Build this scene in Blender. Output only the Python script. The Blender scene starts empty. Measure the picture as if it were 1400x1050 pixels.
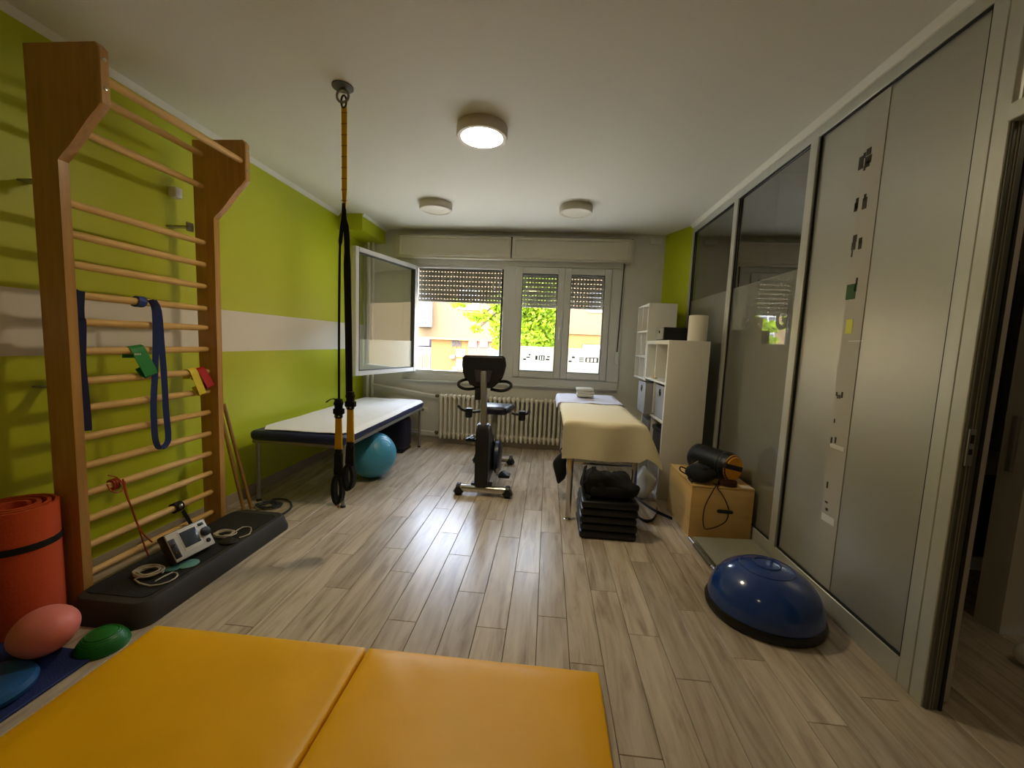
import bpy, bmesh, math, random
from mathutils import Vector, Matrix, Euler, noise
random.seed(7)
S = bpy.context.scene
COL = S.collection
PI = math.pi
V = Vector

# ------------------------------------------------------------------ camera
F_PX, YAW, PITCH, ROLL = 563.9, .08415, -.0988, .04166
CAM = V((0, 0, 1.29))
_f = V((-math.sin(YAW)*math.cos(PITCH), math.cos(YAW)*math.cos(PITCH), math.sin(PITCH)))
_r0 = V((math.cos(YAW), math.sin(YAW), 0)); _u0 = _r0.cross(_f)
_r = _r0*math.cos(ROLL)+_u0*math.sin(ROLL); _u = -_r0*math.sin(ROLL)+_u0*math.cos(ROLL)
cd = bpy.data.cameras.new('camera'); cam = bpy.data.objects.new('camera', cd); COL.objects.link(cam)
cd.sensor_fit = 'HORIZONTAL'; cd.sensor_width = 36; cd.lens = 36*F_PX/1400; cd.clip_start = .02; cd.clip_end = 200
m = Matrix((_r, _u, -_f)).transposed().to_4x4(); m.translation = CAM
cam.matrix_world = m
S.camera = cam

def W(axis, val, px, py):
    """point of the photograph met with the plane axis = val"""
    d = _r*((px-700)/F_PX) - _u*((py-525)/F_PX) + _f
    i = 'xyz'.index(axis)
    return CAM + d*((val-CAM[i])/d[i])

# ------------------------------------------------------------------ world, sun, exposure
wd = bpy.data.worlds.new('sky'); S.world = wd; wd.use_nodes = True
nt = wd.node_tree; bg = nt.nodes['Background']
sky = nt.nodes.new('ShaderNodeTexSky'); sky.sky_type = 'NISHITA'; sky.sun_disc = False
sky.sun_elevation = math.radians(52); sky.sun_rotation = math.radians(200); sky.air_density = 1; sky.dust_density = 1.5
hsv = nt.nodes.new('ShaderNodeHueSaturation'); hsv.inputs['Saturation'].default_value = .5
nt.links.new(sky.outputs[0], hsv.inputs['Color']); nt.links.new(hsv.outputs[0], bg.inputs[0]); bg.inputs[1].default_value = 1.05
sl = bpy.data.lights.new('sun', 'SUN'); sl.energy = .45; sl.angle = .01; sl.color = (1, .93, .80)
so = bpy.data.objects.new('sun', sl); COL.objects.link(so); so.location = (-4, -8, 14)
so.rotation_euler = V((.25, .45, -.85)).to_track_quat('-Z', 'Y').to_euler()
# daylight enters through the window opening (portal guides sampling of the sky)
pl = bpy.data.lights.new('window_portal', 'AREA'); pl.shape = 'RECTANGLE'; pl.size = 2.5; pl.size_y = .95
pl.cycles.is_portal = True
po = bpy.data.objects.new('window_portal', pl); COL.objects.link(po); po.location = (-.45, 5.42, 1.35)
po.rotation_euler = (math.radians(-90), 0, 0)
S.view_settings.view_transform = 'Standard'; S.view_settings.look = 'None'
S.view_settings.exposure = 2.2; S.view_settings.gamma = 1; S.view_settings.use_curve_mapping = False

# ------------------------------------------------------------------ materials
def lin(c):
    return tuple(((v/255)/12.92 if v/255 <= .04045 else ((v/255+.055)/1.055)**2.4) for v in c)
MATS = {}
def mat(name, rgb, rough=.5, metal=0, spec=.5, coat=0, var=0, scale=6, bump=0, bscale=60, trans=0, emit=0, ior=1.45, stretch=None, sheen=0, rnd=0, coat_rough=.03):
    if name in MATS: return MATS[name]
    M = bpy.data.materials.new(name); M.use_nodes = True; MATS[name] = M
    t = M.node_tree; b = t.nodes['Principled BSDF']; L = t.links.new
    c = (*lin(rgb), 1)
    b.inputs['Base Color'].default_value = c; b.inputs['Roughness'].default_value = rough
    b.inputs['Metallic'].default_value = metal; b.inputs['Specular IOR Level'].default_value = spec
    b.inputs['Coat Weight'].default_value = coat; b.inputs['Coat Roughness'].default_value = coat_rough
    b.inputs['Transmission Weight'].default_value = trans; b.inputs['IOR'].default_value = ior
    if sheen: b.inputs['Sheen Weight'].default_value = sheen
    if emit:
        b.inputs['Emission Color'].default_value = c; b.inputs['Emission Strength'].default_value = emit
    if var or bump or rnd:
        tc = t.nodes.new('ShaderNodeTexCoord'); mp = t.nodes.new('ShaderNodeMapping'); L(tc.outputs['Object'], mp.inputs[0])
        if stretch: mp.inputs['Scale'].default_value = stretch
    if var or rnd:
        hs = t.nodes.new('ShaderNodeHueSaturation'); hs.inputs['Color'].default_value = c
        n = t.nodes.new('ShaderNodeTexNoise'); n.inputs['Scale'].default_value = scale; n.inputs['Detail'].default_value = 5
        L(mp.outputs[0], n.inputs[0])
        mr = t.nodes.new('ShaderNodeMapRange'); mr.inputs[1].default_value = .3; mr.inputs[2].default_value = .7
        mr.inputs[3].default_value = 1-var; mr.inputs[4].default_value = 1+var; L(n.outputs[0], mr.inputs[0])
        out = mr.outputs[0]
        if rnd:
            oi = t.nodes.new('ShaderNodeObjectInfo'); m2 = t.nodes.new('ShaderNodeMapRange')
            m2.inputs[3].default_value = 1-rnd; m2.inputs[4].default_value = 1+rnd; L(oi.outputs['Random'], m2.inputs[0])
            mu = t.nodes.new('ShaderNodeMath'); mu.operation = 'MULTIPLY'; L(out, mu.inputs[0]); L(m2.outputs[0], mu.inputs[1]); out = mu.outputs[0]
        L(out, hs.inputs['Value']); L(hs.outputs[0], b.inputs['Base Color'])
    if bump:
        n2 = t.nodes.new('ShaderNodeTexNoise'); n2.inputs['Scale'].default_value = bscale; n2.inputs['Detail'].default_value = 4
        L(mp.outputs[0], n2.inputs[0])
        bp = t.nodes.new('ShaderNodeBump'); bp.inputs['Strength'].default_value = bump; bp.inputs['Distance'].default_value = .01
        L(n2.outputs[0], bp.inputs['Height']); L(bp.outputs[0], b.inputs['Normal'])
    return M

def wall_paint():
    M = bpy.data.materials.new('lime_paint_with_white_band'); M.use_nodes = True
    t = M.node_tree; b = t.nodes['Principled BSDF']; L = t.links.new
    tc = t.nodes.new('ShaderNodeTexCoord'); sx = t.nodes.new('ShaderNodeSeparateXYZ'); L(tc.outputs['Object'], sx.inputs[0])
    g1 = t.nodes.new('ShaderNodeMath'); g1.operation = 'GREATER_THAN'; g1.inputs[1].default_value = 1.144
    g2 = t.nodes.new('ShaderNodeMath'); g2.operation = 'LESS_THAN'; g2.inputs[1].default_value = 1.440
    mu = t.nodes.new('ShaderNodeMath'); mu.operation = 'MULTIPLY'
    L(sx.outputs[2], g1.inputs[0]); L(sx.outputs[2], g2.inputs[0]); L(g1.outputs[0], mu.inputs[0]); L(g2.outputs[0], mu.inputs[1])
    mx = t.nodes.new('ShaderNodeMix'); mx.data_type = 'RGBA'; L(mu.outputs[0], mx.inputs['Factor'])
    mx.inputs['A'].default_value = (*lin(LIME), 1); mx.inputs['B'].default_value = (*lin((226, 220, 208)), 1)
    L(mx.outputs['Result'], b.inputs['Base Color']); b.inputs['Roughness'].default_value = .45
    n = t.nodes.new('ShaderNodeTexNoise'); n.inputs['Scale'].default_value = 90; L(tc.outputs['Object'], n.inputs[0])
    bp = t.nodes.new('ShaderNodeBump'); bp.inputs['Strength'].default_value = .08; bp.inputs['Distance'].default_value = .004
    L(n.outputs[0], bp.inputs['Height']); L(bp.outputs[0], b.inputs['Normal'])
    return M
LIME = (188, 196, 24)

def plank_mat():
    M = bpy.data.materials.new('wood_look_plank'); M.use_nodes = True
    t = M.node_tree; b = t.nodes['Principled BSDF']; L = t.links.new
    tc = t.nodes.new('ShaderNodeTexCoord'); oi = t.nodes.new('ShaderNodeObjectInfo')
    ad = t.nodes.new('ShaderNodeVectorMath'); ad.operation = 'MULTIPLY_ADD'
    L(oi.outputs['Random'], ad.inputs[0]); ad.inputs[1].default_value = (37, 91, 13); L(tc.outputs['Object'], ad.inputs[2])
    mp = t.nodes.new('ShaderNodeMapping'); mp.inputs['Scale'].default_value = (16, 1.6, 1); L(ad.outputs[0], mp.inputs[0])
    n = t.nodes.new('ShaderNodeTexNoise'); n.inputs['Scale'].default_value = 1.3; n.inputs['Detail'].default_value = 7; n.inputs['Roughness'].default_value = .62; n.inputs['Distortion'].default_value = .6
    L(mp.outputs[0], n.inputs[0])
    r = t.nodes.new('ShaderNodeValToRGB'); e = r.color_ramp.elements
    e[0].position = .28; e[0].color = (*lin((146, 130, 112)), 1); e[1].position = .72; e[1].color = (*lin((214, 200, 180)), 1)
    k = e.new(.48); k.color = (*lin((190, 174, 152)), 1)
    L(n.outputs[0], r.inputs[0])
    hs = t.nodes.new('ShaderNodeHueSaturation'); L(r.outputs[0], hs.inputs['Color'])
    mr = t.nodes.new('ShaderNodeMapRange'); mr.inputs[3].default_value = .84; mr.inputs[4].default_value = 1.08; L(oi.outputs['Random'], mr.inputs[0]); L(mr.outputs[0], hs.inputs['Value'])
    L(hs.outputs[0], b.inputs['Base Color'])
    b.inputs['Roughness'].default_value = .27; b.inputs['Specular IOR Level'].default_value = .5
    bp = t.nodes.new('ShaderNodeBump'); bp.inputs['Strength'].default_value = .12; bp.inputs['Distance'].default_value = .003
    L(n.outputs[0], bp.inputs['Height']); L(bp.outputs[0], b.inputs['Normal'])
    return M

def pane_mat(name, tint, refl=1.0, body=None, body_amt=0, rough=.0, base=.04):
    """thin glass: see-through sheet with a mirror reflection rising at grazing angles; body = milky film share"""
    M = bpy.data.materials.new(name); M.use_nodes = True
    t = M.node_tree; t.nodes.remove(t.nodes['Principled BSDF']); L = t.links.new; o = t.nodes['Material Output']
    tr = t.nodes.new('ShaderNodeBsdfTransparent'); tr.inputs[0].default_value = (*tint, 1)
    gl = t.nodes.new('ShaderNodeBsdfGlossy'); gl.inputs['Roughness'].default_value = rough; gl.inputs[0].default_value = (refl, refl, refl, 1)
    fc = t.nodes.new('ShaderNodeLayerWeight'); fc.inputs[0].default_value = .5
    pw = t.nodes.new('ShaderNodeMath'); pw.operation = 'POWER'; pw.inputs[1].default_value = 5; L(fc.outputs['Facing'], pw.inputs[0])
    lw = t.nodes.new('ShaderNodeMath'); lw.operation = 'MULTIPLY_ADD'; L(pw.outputs[0], lw.inputs[0]); lw.inputs[1].default_value = .96; lw.inputs[2].default_value = base
    inner = tr.outputs[0]
    if body is not None:
        df = t.nodes.new('ShaderNodeBsdfDiffuse'); df.inputs[0].default_value = (*lin(body), 1)
        tl = t.nodes.new('ShaderNodeBsdfTranslucent'); tl.inputs[0].default_value = (*lin(body), 1)
        m1 = t.nodes.new('ShaderNodeMixShader'); m1.inputs[0].default_value = .45; L(df.outputs[0], m1.inputs[1]); L(tl.outputs[0], m1.inputs[2])
        m2 = t.nodes.new('ShaderNodeMixShader'); m2.inputs[0].default_value = body_amt; L(inner, m2.inputs[1]); L(m1.outputs[0], m2.inputs[2]); inner = m2.outputs[0]
    mx = t.nodes.new('ShaderNodeMixShader'); L(lw.outputs[0], mx.inputs[0]); L(inner, mx.inputs[1]); L(gl.outputs[0], mx.inputs[2])
    L(mx.outputs[0], o.inputs[0])
    return M

M_WALLG = None
LIMEWALL = wall_paint()
PLANK = plank_mat()
LIMEP = mat('lime_paint', LIME, .45, bump=.06, bscale=90)
WHITEP = mat('white_ceiling_paint', (230, 228, 216), .7, bump=.05, bscale=70)
GREYP = mat('pale_grey_wall_paint', (214, 211, 200), .6, bump=.06, bscale=80)
GROUT = mat('grout', (120, 110, 98), .8)
PVC = mat('white_pvc', (222, 222, 216), .35)
BOXP = mat('cream_shutter_box', (216, 208, 188), .45)
ALU = mat('brushed_aluminium', (196, 196, 186), .38, metal=.35, var=.04, scale=20, stretch=(1, 1, .1))
ALUD = mat('dark_grooved_aluminium', (96, 94, 84), .45, metal=.3)
RUBBER = mat('black_gasket', (22, 22, 20), .6)
WOOD = mat('varnished_pine', (192, 144, 76), .38, var=.14, scale=5, stretch=(9, 9, .7), coat=.25, coat_rough=.2)
WOODR = mat('pale_beech_rung', (224, 182, 112), .42, var=.10, scale=9, stretch=(9, .8, 9))
BLACKF = mat('black_fabric', (20, 20, 21), .85, bump=.25, bscale=300)
BLACKV = mat('black_vinyl', (16, 16, 17), .38, bump=.12, bscale=120)
BLACKP = mat('black_plastic', (22, 22, 24), .4)
STEEL = mat('painted_steel', (150, 148, 142), .35, metal=.6)
CHROME = mat('chrome', (200, 198, 192), .15, metal=1)
RADW = mat('radiator_enamel', (224, 218, 200), .4)
SHELFW = mat('white_foil', (228, 224, 212), .4)
DARKSHELF = mat('shade_of_shelf_back', (210, 204, 190), .5)
NAVY = mat('navy_vinyl', (34, 44, 84), .4, bump=.1, bscale=200)
YELLOW = mat('yellow_gym_vinyl', (247, 182, 4), .42, var=.05, scale=3, bump=.35, bscale=7)
YSTRAP = mat('yellow_webbing', (226, 176, 24), .7, bump=.3, bscale=300)

# ------------------------------------------------------------------ geometry helpers
ORG = {}
def add_box(bm, lo, hi, rot=None, piv=None):
    lo, hi = V(lo), V(hi)
    r = bmesh.ops.create_cube(bm, size=1)['verts']
    for v in r: v.co = V((v.co.x*(hi.x-lo.x), v.co.y*(hi.y-lo.y), v.co.z*(hi.z-lo.z))) + (lo+hi)/2
    if rot: bmesh.ops.rotate(bm, cent=piv or (lo+hi)/2, matrix=rot, verts=r)
    return r
def rbox(bm, lo, hi, r=.01, seg=2, rot=None, piv=None):
    vs = add_box(bm, lo, hi)
    es = list({e for v in vs for e in v.link_edges})
    res = bmesh.ops.bevel(bm, geom=es, offset=r, segments=seg, profile=.5, affect='EDGES')
    fs = {v for f in res['faces'] for v in f.verts} | {v for v in vs if v.is_valid}
    if rot: bmesh.ops.rotate(bm, cent=piv or (V(lo)+V(hi))/2, matrix=rot, verts=list(fs))
    return list(fs)
def frame_of(d):
    d = d.normalized(); a = V((0, 0, 1)) if abs(d.z) < .9 else V((1, 0, 0))
    x = d.cross(a).normalized(); return x, d.cross(x).normalized()
def add_tube(bm, pts, r, seg=8, closed=False, cap=True):
    pts = [V(p) for p in pts]; n = len(pts); rings = []
    rad = r if isinstance(r, (list, tuple)) else [r]*n
    px = None
    for i, p in enumerate(pts):
        if closed: d = pts[(i+1) % n]-pts[i-1]
        else: d = pts[min(i+1, n-1)]-pts[max(i-1, 0)]
        d.normalize()
        if px is None: x, y = frame_of(d)
        else:
            x = (px-d*px.dot(d))
            x = x.normalized() if x.length > 1e-5 else frame_of(d)[0]
            y = d.cross(x).normalized()
        px = x
        rings.append([bm.verts.new(p+(x*math.cos(2*PI*k/seg)+y*math.sin(2*PI*k/seg))*rad[i]) for k in range(seg)])
    for i in range(n if closed else n-1):
        a, b = rings[i], rings[(i+1) % n]
        for k in range(seg): bm.faces.new((a[k], a[(k+1) % seg], b[(k+1) % seg], b[k]))
    if cap and not closed:
        bm.faces.new(rings[0][::-1]); bm.faces.new(rings[-1])
def add_lathe(bm, prof, c, seg=24, axis=V((0, 0, 1)), sx=1, sy=1):
    x, y = (V((1, 0, 0)), V((0, 1, 0))) if abs(axis.z) > .999 else frame_of(axis)
    c = V(c); rings = []
    for r, h in prof:
        if r < 1e-6: rings.append([bm.verts.new(c+axis*h)])
        else: rings.append([bm.verts.new(c+axis*h+x*r*sx*math.cos(2*PI*k/seg)+y*r*sy*math.sin(2*PI*k/seg)) for k in range(seg)])
    for a, b in zip(rings, rings[1:]):
        for k in range(seg):
            k2 = (k+1) % seg
            if len(a) == 1 and len(b) == 1: continue
            if len(a) == 1: bm.faces.new((a[0], b[k2], b[k]))
            elif len(b) == 1: bm.faces.new((a[k], a[k2], b[0]))
            else: bm.faces.new((a[k], a[k2], b[k2], b[k]))
    for rg in (rings[0], rings[-1]):
        if len(rg) > 1: bm.faces.new(rg)
def add_prism(bm, poly, axis, lo, hi):
    """poly: 2D points in the two other axes (in xyz order)"""
    i = 'xyz'.index(axis)
    def P(a, b, h):
        l = [a, b]; l.insert(i, h); return V(l)
    A = [bm.verts.new(P(a, b, lo)) for a, b in poly]; B = [bm.verts.new(P(a, b, hi)) for a, b in poly]
    n = len(poly); bm.faces.new(A); bm.faces.new(B[::-1])
    for k in range(n): bm.faces.new((A[k], B[k], B[(k+1) % n], A[(k+1) % n]))
def add_ribbon(bm, pts, wdir, width, th=.003):
    pts = [V(p) for p in pts]; n = len(pts); rings = []
    for i, p in enumerate(pts):
        d = (pts[min(i+1, n-1)]-pts[max(i-1, 0)]).normalized()
        w = V(wdir[i] if isinstance(wdir, list) else wdir); w = (w-d*w.dot(d)).normalized(); nn = d.cross(w)
        hw = (width[i] if isinstance(width, (list, tuple)) else width)/2
        rings.append([bm.verts.new(p+w*a*hw+nn*b*th/2) for a, b in ((-1, -1), (1, -1), (1, 1), (-1, 1))])
    for a, b in zip(rings, rings[1:]):
        for k in range(4): bm.faces.new((a[k], a[(k+1) % 4], b[(k+1) % 4], b[k]))
    bm.faces.new(rings[0][::-1]); bm.faces.new(rings[-1])
def add_ball(bm, c, rx, ry=None, rz=None, sub=3, rot=None):
    vs = bmesh.ops.create_icosphere(bm, subdivisions=sub, radius=1)['verts']
    for v in vs:
        q = V((v.co.x*rx, v.co.y*(ry or rx), v.co.z*(rz or rx)))
        v.co = (rot @ q if rot else q)+V(c)
    return vs
def lump(bm, vs, amp, sc, seed=0):
    for v in vs:
        v.co += (v.normal if v.normal.length > 0 else V((0, 0, 1)))*amp*noise.noise(v.co*sc+V((seed, seed*2, 0)))
def smooth_path(pts, n=6):
    pts = [V(p) for p in pts]; out = []
    for i in range(len(pts)-1):
        p0 = pts[max(i-1, 0)]; p1 = pts[i]; p2 = pts[i+1]; p3 = pts[min(i+2, len(pts)-1)]
        for k in range(n):
            t = k/n
            out.append(.5*((2*p1)+(p2-p0)*t+(2*p0-5*p1+4*p2-p3)*t*t+(3*p1-p0-3*p2+p3)*t**3))
    out.append(pts[-1]); return out

def base_of(bm):
    xs = [v.co for v in bm.verts]
    return V(((min(v.x for v in xs)+max(v.x for v in xs))/2, (min(v.y for v in xs)+max(v.y for v in xs))/2, min(v.z for v in xs)))
def obj(name, bm, material, parent=None, label=None, cat=None, group=None, kind=None, loc=None, flat=False, ang=38):
    bm.normal_update()
    bmesh.ops.recalc_face_normals(bm, faces=bm.faces[:])
    o0 = ORG[parent.name] if parent else (V(loc) if loc is not None else base_of(bm))
    me = bpy.data.meshes.new(name)
    for v in bm.verts: v.co -= o0
    bm.to_mesh(me); bm.free()
    me.materials.append(material)
    if not flat:
        me.shade_smooth(); me.set_sharp_from_angle(angle=math.radians(ang))
    o = bpy.data.objects.new(name, me); COL.objects.link(o)
    if parent: o.parent = parent
    else: o.location = o0
    ORG[o.name] = o0
    if label: o['label'] = label
    if cat: o['category'] = cat
    if group: o['group'] = group
    if kind: o['kind'] = kind
    return o
def thing(name, label, cat, loc, group=None, kind=None):
    o = bpy.data.objects.new(name, None); COL.objects.link(o); o.location = loc; o.empty_display_size = .1
    o['label'] = label
    if kind: o['kind'] = kind
    else: o['category'] = cat
    if group: o['group'] = group
    ORG[o.name] = V(loc)
    return o
def struct(name, bm, material, label=None, parent=None, **k):
    o = obj(name, bm, material, parent, kind='structure', loc=None if parent else (0, 0, 0), **k)
    if label: o['label'] = label
    return o
def B(): return bmesh.new()
def boxes(*bs, r=0):
    bm = B()
    for lo, hi in bs:
        if r: rbox(bm, lo, hi, r)
        else: add_box(bm, lo, hi)
    return bm

# ================================================================== SETTING
H = 2.6; LX = -2.32; BY = 5.03; PX = 1.455; FY = -1.7
slab = B(); add_box(slab, (LX-.15, FY-.15, -.2), (3.4, BY+.3, -.012))
floor = struct('floor', slab, GROUT, 'grey-beige wood-look plank floor')
# planks, one by one
PW, PL_ = .138, .89
pm_cache = {}
def plank(x0, x1, y0, y1):
    key = (round(x1-x0, 3), round(y1-y0, 3))
    if key not in pm_cache:
        bm = B(); g = .0012; add_box(bm, (g, g, -.012), (key[0]-g, key[1]-g, 0))
        te = [e for e in bm.edges if all(v.co.z > -.001 for v in e.verts)]
        bmesh.ops.bevel(bm, geom=te, offset=.0012, segments=1, affect='EDGES')
        me = bpy.data.meshes.new('plank'); bmesh.ops.recalc_face_normals(bm, faces=bm.faces[:]); bm.to_mesh(me); bm.free(); me.materials.append(PLANK); pm_cache[key] = me
    o = bpy.data.objects.new('plank', pm_cache[key]); COL.objects.link(o); o.parent = floor; o.location = (x0, y0, 0)
c0 = int(math.floor((LX-.012)/PW)); rr = random.Random(3)
for c in range(c0, 40):
    x0, x1 = .012+c*PW, .012+(c+1)*PW
    x0 = max(x0, LX)
    side = x0 > 1.40
    ya, yb = (.45, 3.3) if side else (-.75, BY)
    if x0 > 2.75: break
    off = (c*.37 % 1)*PL_ + rr.uniform(-.08, .08)
    y = ya-off % PL_
    while y < yb-.005:
        a, b = max(y, ya), min(y+PL_, yb)
        if b-a > .02: plank(round(x0, 3), round(x1, 3), round(a, 3), round(b, 3))
        y += PL_
struct('floor_rear', boxes(((LX, FY, -.012), (1.5, -.75, 0))), PLANK, 'rear part of the plank floor')
struct('ceiling', boxes(((LX-.15, FY-.15, H), (3.4, BY+.3, H+.25))), WHITEP, 'white painted ceiling')
struct('wall_left', boxes(((LX-.15, FY-.15, 0), (LX, BY+.3, H))), LIMEWALL, 'lime green wall with a white horizontal band')
struct('wall_front', boxes(((LX, FY-.15, 0), (3.4, FY, H))), GREYP, 'pale wall behind the viewer')
struct('wall_left_beam', boxes(((LX, 4.40, 2.43), (-2.05, BY, H))), LIMEP, 'lime green boxed beam under the ceiling by the window')
# back wall round the window opening
OX0, OX1, OZ0, OZ1 = -1.72, .74, .88, 2.24
struct('wall_back', boxes(((LX, BY, 0), (OX0, BY+.3, H)), ((OX1, BY, 0), (3.4, BY+.3, H)), ((OX0, BY, 0), (OX1, BY+.3, OZ0)), ((OX0, BY, OZ1), (OX1, BY+.3, H))), GREYP, 'pale grey wall with the windows')
# lime pillar at the end of the partition
bm = B(); add_prism(bm, [(1.285, BY), (1.405, 4.74), (1.455, 4.62), (1.62, 4.62), (1.62, BY)], 'z', 0, H)
struct('wall_right_pillar', bm, LIMEP, 'lime green wall stub between shelf and glass partition')
# side room shell
struct('wall_side_end', boxes(((3.25, FY, 0), (3.4, BY, H))), GREYP, 'wall of the side room')
struct('wall_side_back', boxes(((1.62, 3.3, 0), (3.25, 3.42, H))), GREYP, 'rear wall of the side room')
struct('wall_side_stub', boxes(((2.215, 2.05, 0), (3.25, 2.17, H))), mat('side_room_white', (205, 198, 184), .5), 'white wall end in the side room')
struct('wall_right_rear', boxes(((PX, FY, 0), (PX+.1, .35, H))), GREYP, 'wall beyond the doorway')
# trims
tr = B()
add_prism(tr, [(LX, H), (LX+.03, H), (LX, H-.03)], 'y', FY, 4.40); struct('trim_1', tr, WHITEP, 'thin white ceiling cove above the lime wall')
tr = B(); add_prism(tr, [(PX-.035, H), (PX+.02, H), (PX+.02, H-.03), (PX-.012, H-.03)], 'y', FY, 4.62); struct('trim_2', tr, WHITEP, 'thin white ceiling cove above the partition')
tr = B(); add_prism(tr, [(-2.05, H), (-2.025, H), (-2.05, H-.025)], 'y', 4.40, BY); struct('trim_3', tr, WHITEP, 'white cove along the beam')
BASE = mat('beige_tile_baseboard', (176, 164, 146), .4, var=.06, scale=5)
struct('baseboard_left', boxes(((LX, FY, 0), (LX+.012, BY, .075))), BASE, 'beige baseboard of the lime wall')
struct('baseboard_back', boxes(((LX+.012, BY-.012, 0), (1.285, BY, .075))), BASE, 'beige baseboard below the window')

# ------------------------------------------------------------------ glass partition (right)
CLEAR = pane_mat('partition_clear_glass', (.46, .46, .42), 1, base=.24)
FROST = pane_mat('partition_frosted_film', (.5, .5, .48), 1, (164, 164, 152), .90, base=.20)
MILK = mat('frosted_glass_satin', (178, 176, 164), .36, metal=.45, spec=.8)
PY = [1.55, 1.61, 2.55, 2.66, 3.55, 3.66, 4.57, 4.62]
part = thing('wall_partition', 'aluminium framed frosted glass partition along the right side', None, (PX, 3.1, 0), kind='structure')
X0, X1 = PX, PX+.05
def pbox(name, ya, yb, za, zb, m, xa=X0, xb=X1, parent=part, r=.003):
    bm = B(); rbox(bm, (xa, ya, za), (xb, yb, zb), r, 1); return obj(name, bm, m, parent)
pbox('bottom_rail', 1.665, 4.62, 0, .105, ALU)
pbox('top_rail', .35, 4.62, 2.515, H, ALU)
pbox('end_post', 1.55, 1.605, 0, 2.515, ALU, X0-.002)
pbox('end_post', 1.608, 1.665, .0, 2.515, ALU)
pbox('jamb_face', 1.541, 1.55, 0, 2.07, ALUD, X0+.004, X1)
for x in (.017, .026): pbox('jamb_groove', 1.5385, 1.545, 0, 2.07, mat('groove_light', (150, 146, 130), .5), X0+x, X0+x+.003, r=.0008)
pbox('gasket', 1.537, 1.55, 0, 2.07, RUBBER, X1, X1+.012)
lk = pbox('lock_plate', 1.536, 1.541, .93, 1.06, STEEL, X0+.008, X0+.03, r=.001)
bm = B(); add_box(bm, (X0+.013, 1.5352, .97), (X0+.025, 1.536, .99)); add_box(bm, (X0+.013, 1.5352, 1.01), (X0+.025, 1.536, 1.04)); obj('latch_slot', bm, RUBBER, lk)
pbox('mullion', 2.575, 2.645, .105, 2.515, ALU, X0-.006)
pbox('mullion', 3.565, 3.635, .105, 2.515, ALU, X0-.006)
pbox('mullion', 4.575, 4.62, .105, 2.515, ALU, X0-.004)
for y0, y1 in ((1.665, 2.575), (2.645, 3.565), (3.635, 4.575)):
    bm = B()
    for a in (y0, y1-.008): add_box(bm, (X0+.006, a, .105), (X0+.016, a+.008, 2.515))
    for z in (.105, 2.507): add_box(bm, (X0+.006, y0, z), (X0+.016, y1, z+.008))
    obj('gasket', bm, RUBBER, part)
XG = X0+.018
pbox('frosted_pane', 1.673, 2.567, .113, 2.507, MILK, XG, XG+.006, r=.0005)
for y0, y1 in ((2.653, 3.557), (3.643, 4.567)):
    pbox('frosted_pane', y0, y1, .113, 1.805, FROST, XG, XG+.004, r=.0005)
    pbox('clear_pane', y0, y1, 1.805, 2.507, CLEAR, XG, XG+.004, r=.0005)
# sticker strip on the third pane
strip = pbox('notice_strip', 2.105, 2.235, .113, 2.507, mat('strip_film', (176, 171, 158), .4), XG-.003, XG-.0005, r=.0003)
INK = mat('print_black', (52, 50, 42), .6); INKG = mat('print_green', (52, 88, 34), .6); INKY = mat('print_yellow', (222, 222, 96), .6); INKW = mat('print_white', (216, 214, 204), .6)
def marks(name, m, rects):
    bm = B()
    for x0, y0, x1, y1 in rects:
        a = W('x', XG-.0035, x0, y0); b = W('x', XG-.0035, x1, y1)
        add_box(bm, (XG-.0045, min(a.y, b.y), min(a.z, b.z)), (XG-.0028, max(a.y, b.y), max(a.z, b.z)))
    obj(name, bm, m, strip)
def zr(x, y, s, r): return (x+r[0]/s, y+r[1]/s, x+r[2]/s, y+r[3]/s)
marks('print', INK, [zr(1160, 180, 7, r) for r in ((178, 170, 215, 208), (148, 208, 162, 248), (106, 250, 136, 348), (162, 250, 216, 290), (168, 290, 200, 326), (148, 330, 160, 366), (76, 640, 88, 735), (62, 685, 80, 758), (140, 640, 168, 730), (152, 602, 166, 650), (48, 995, 76, 1050), (102, 1020, 126, 1060))])
marks('print', INK, [zr(1130, 330, 7.5, r) for r in ((262, 14, 292, 82), (332, 0, 356, 74), (258, 95, 264, 160), (305, 375, 314, 445))])
marks('print', INKG, [zr(1130, 330, 7.5, r) for r in ((212, 448, 290, 588), (290, 448, 304, 515))])
marks('print', INKY, [zr(1130, 330, 7.5, r) for r in ((206, 802, 256, 946),)])
marks('print', INKW, [zr(1130, 330, 7.5, (225, 1018, 380, 1026)), zr(1110, 470, 4.2, (104, 592, 184, 597)), zr(1110, 470, 4.2, (54, 1005, 130, 1010))])
marks('print', INK, [zr(1110, 470, 4.2, r) for r in ((140, 276, 145, 300), (147, 292, 151, 315), (158, 294, 162, 316), (171, 276, 175, 312), (128, 430, 131, 455), (110, 535, 114, 572), (133, 535, 137, 572), (87, 790, 90, 830), (76, 900, 90, 918), (80, 940, 90, 962))])
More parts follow.
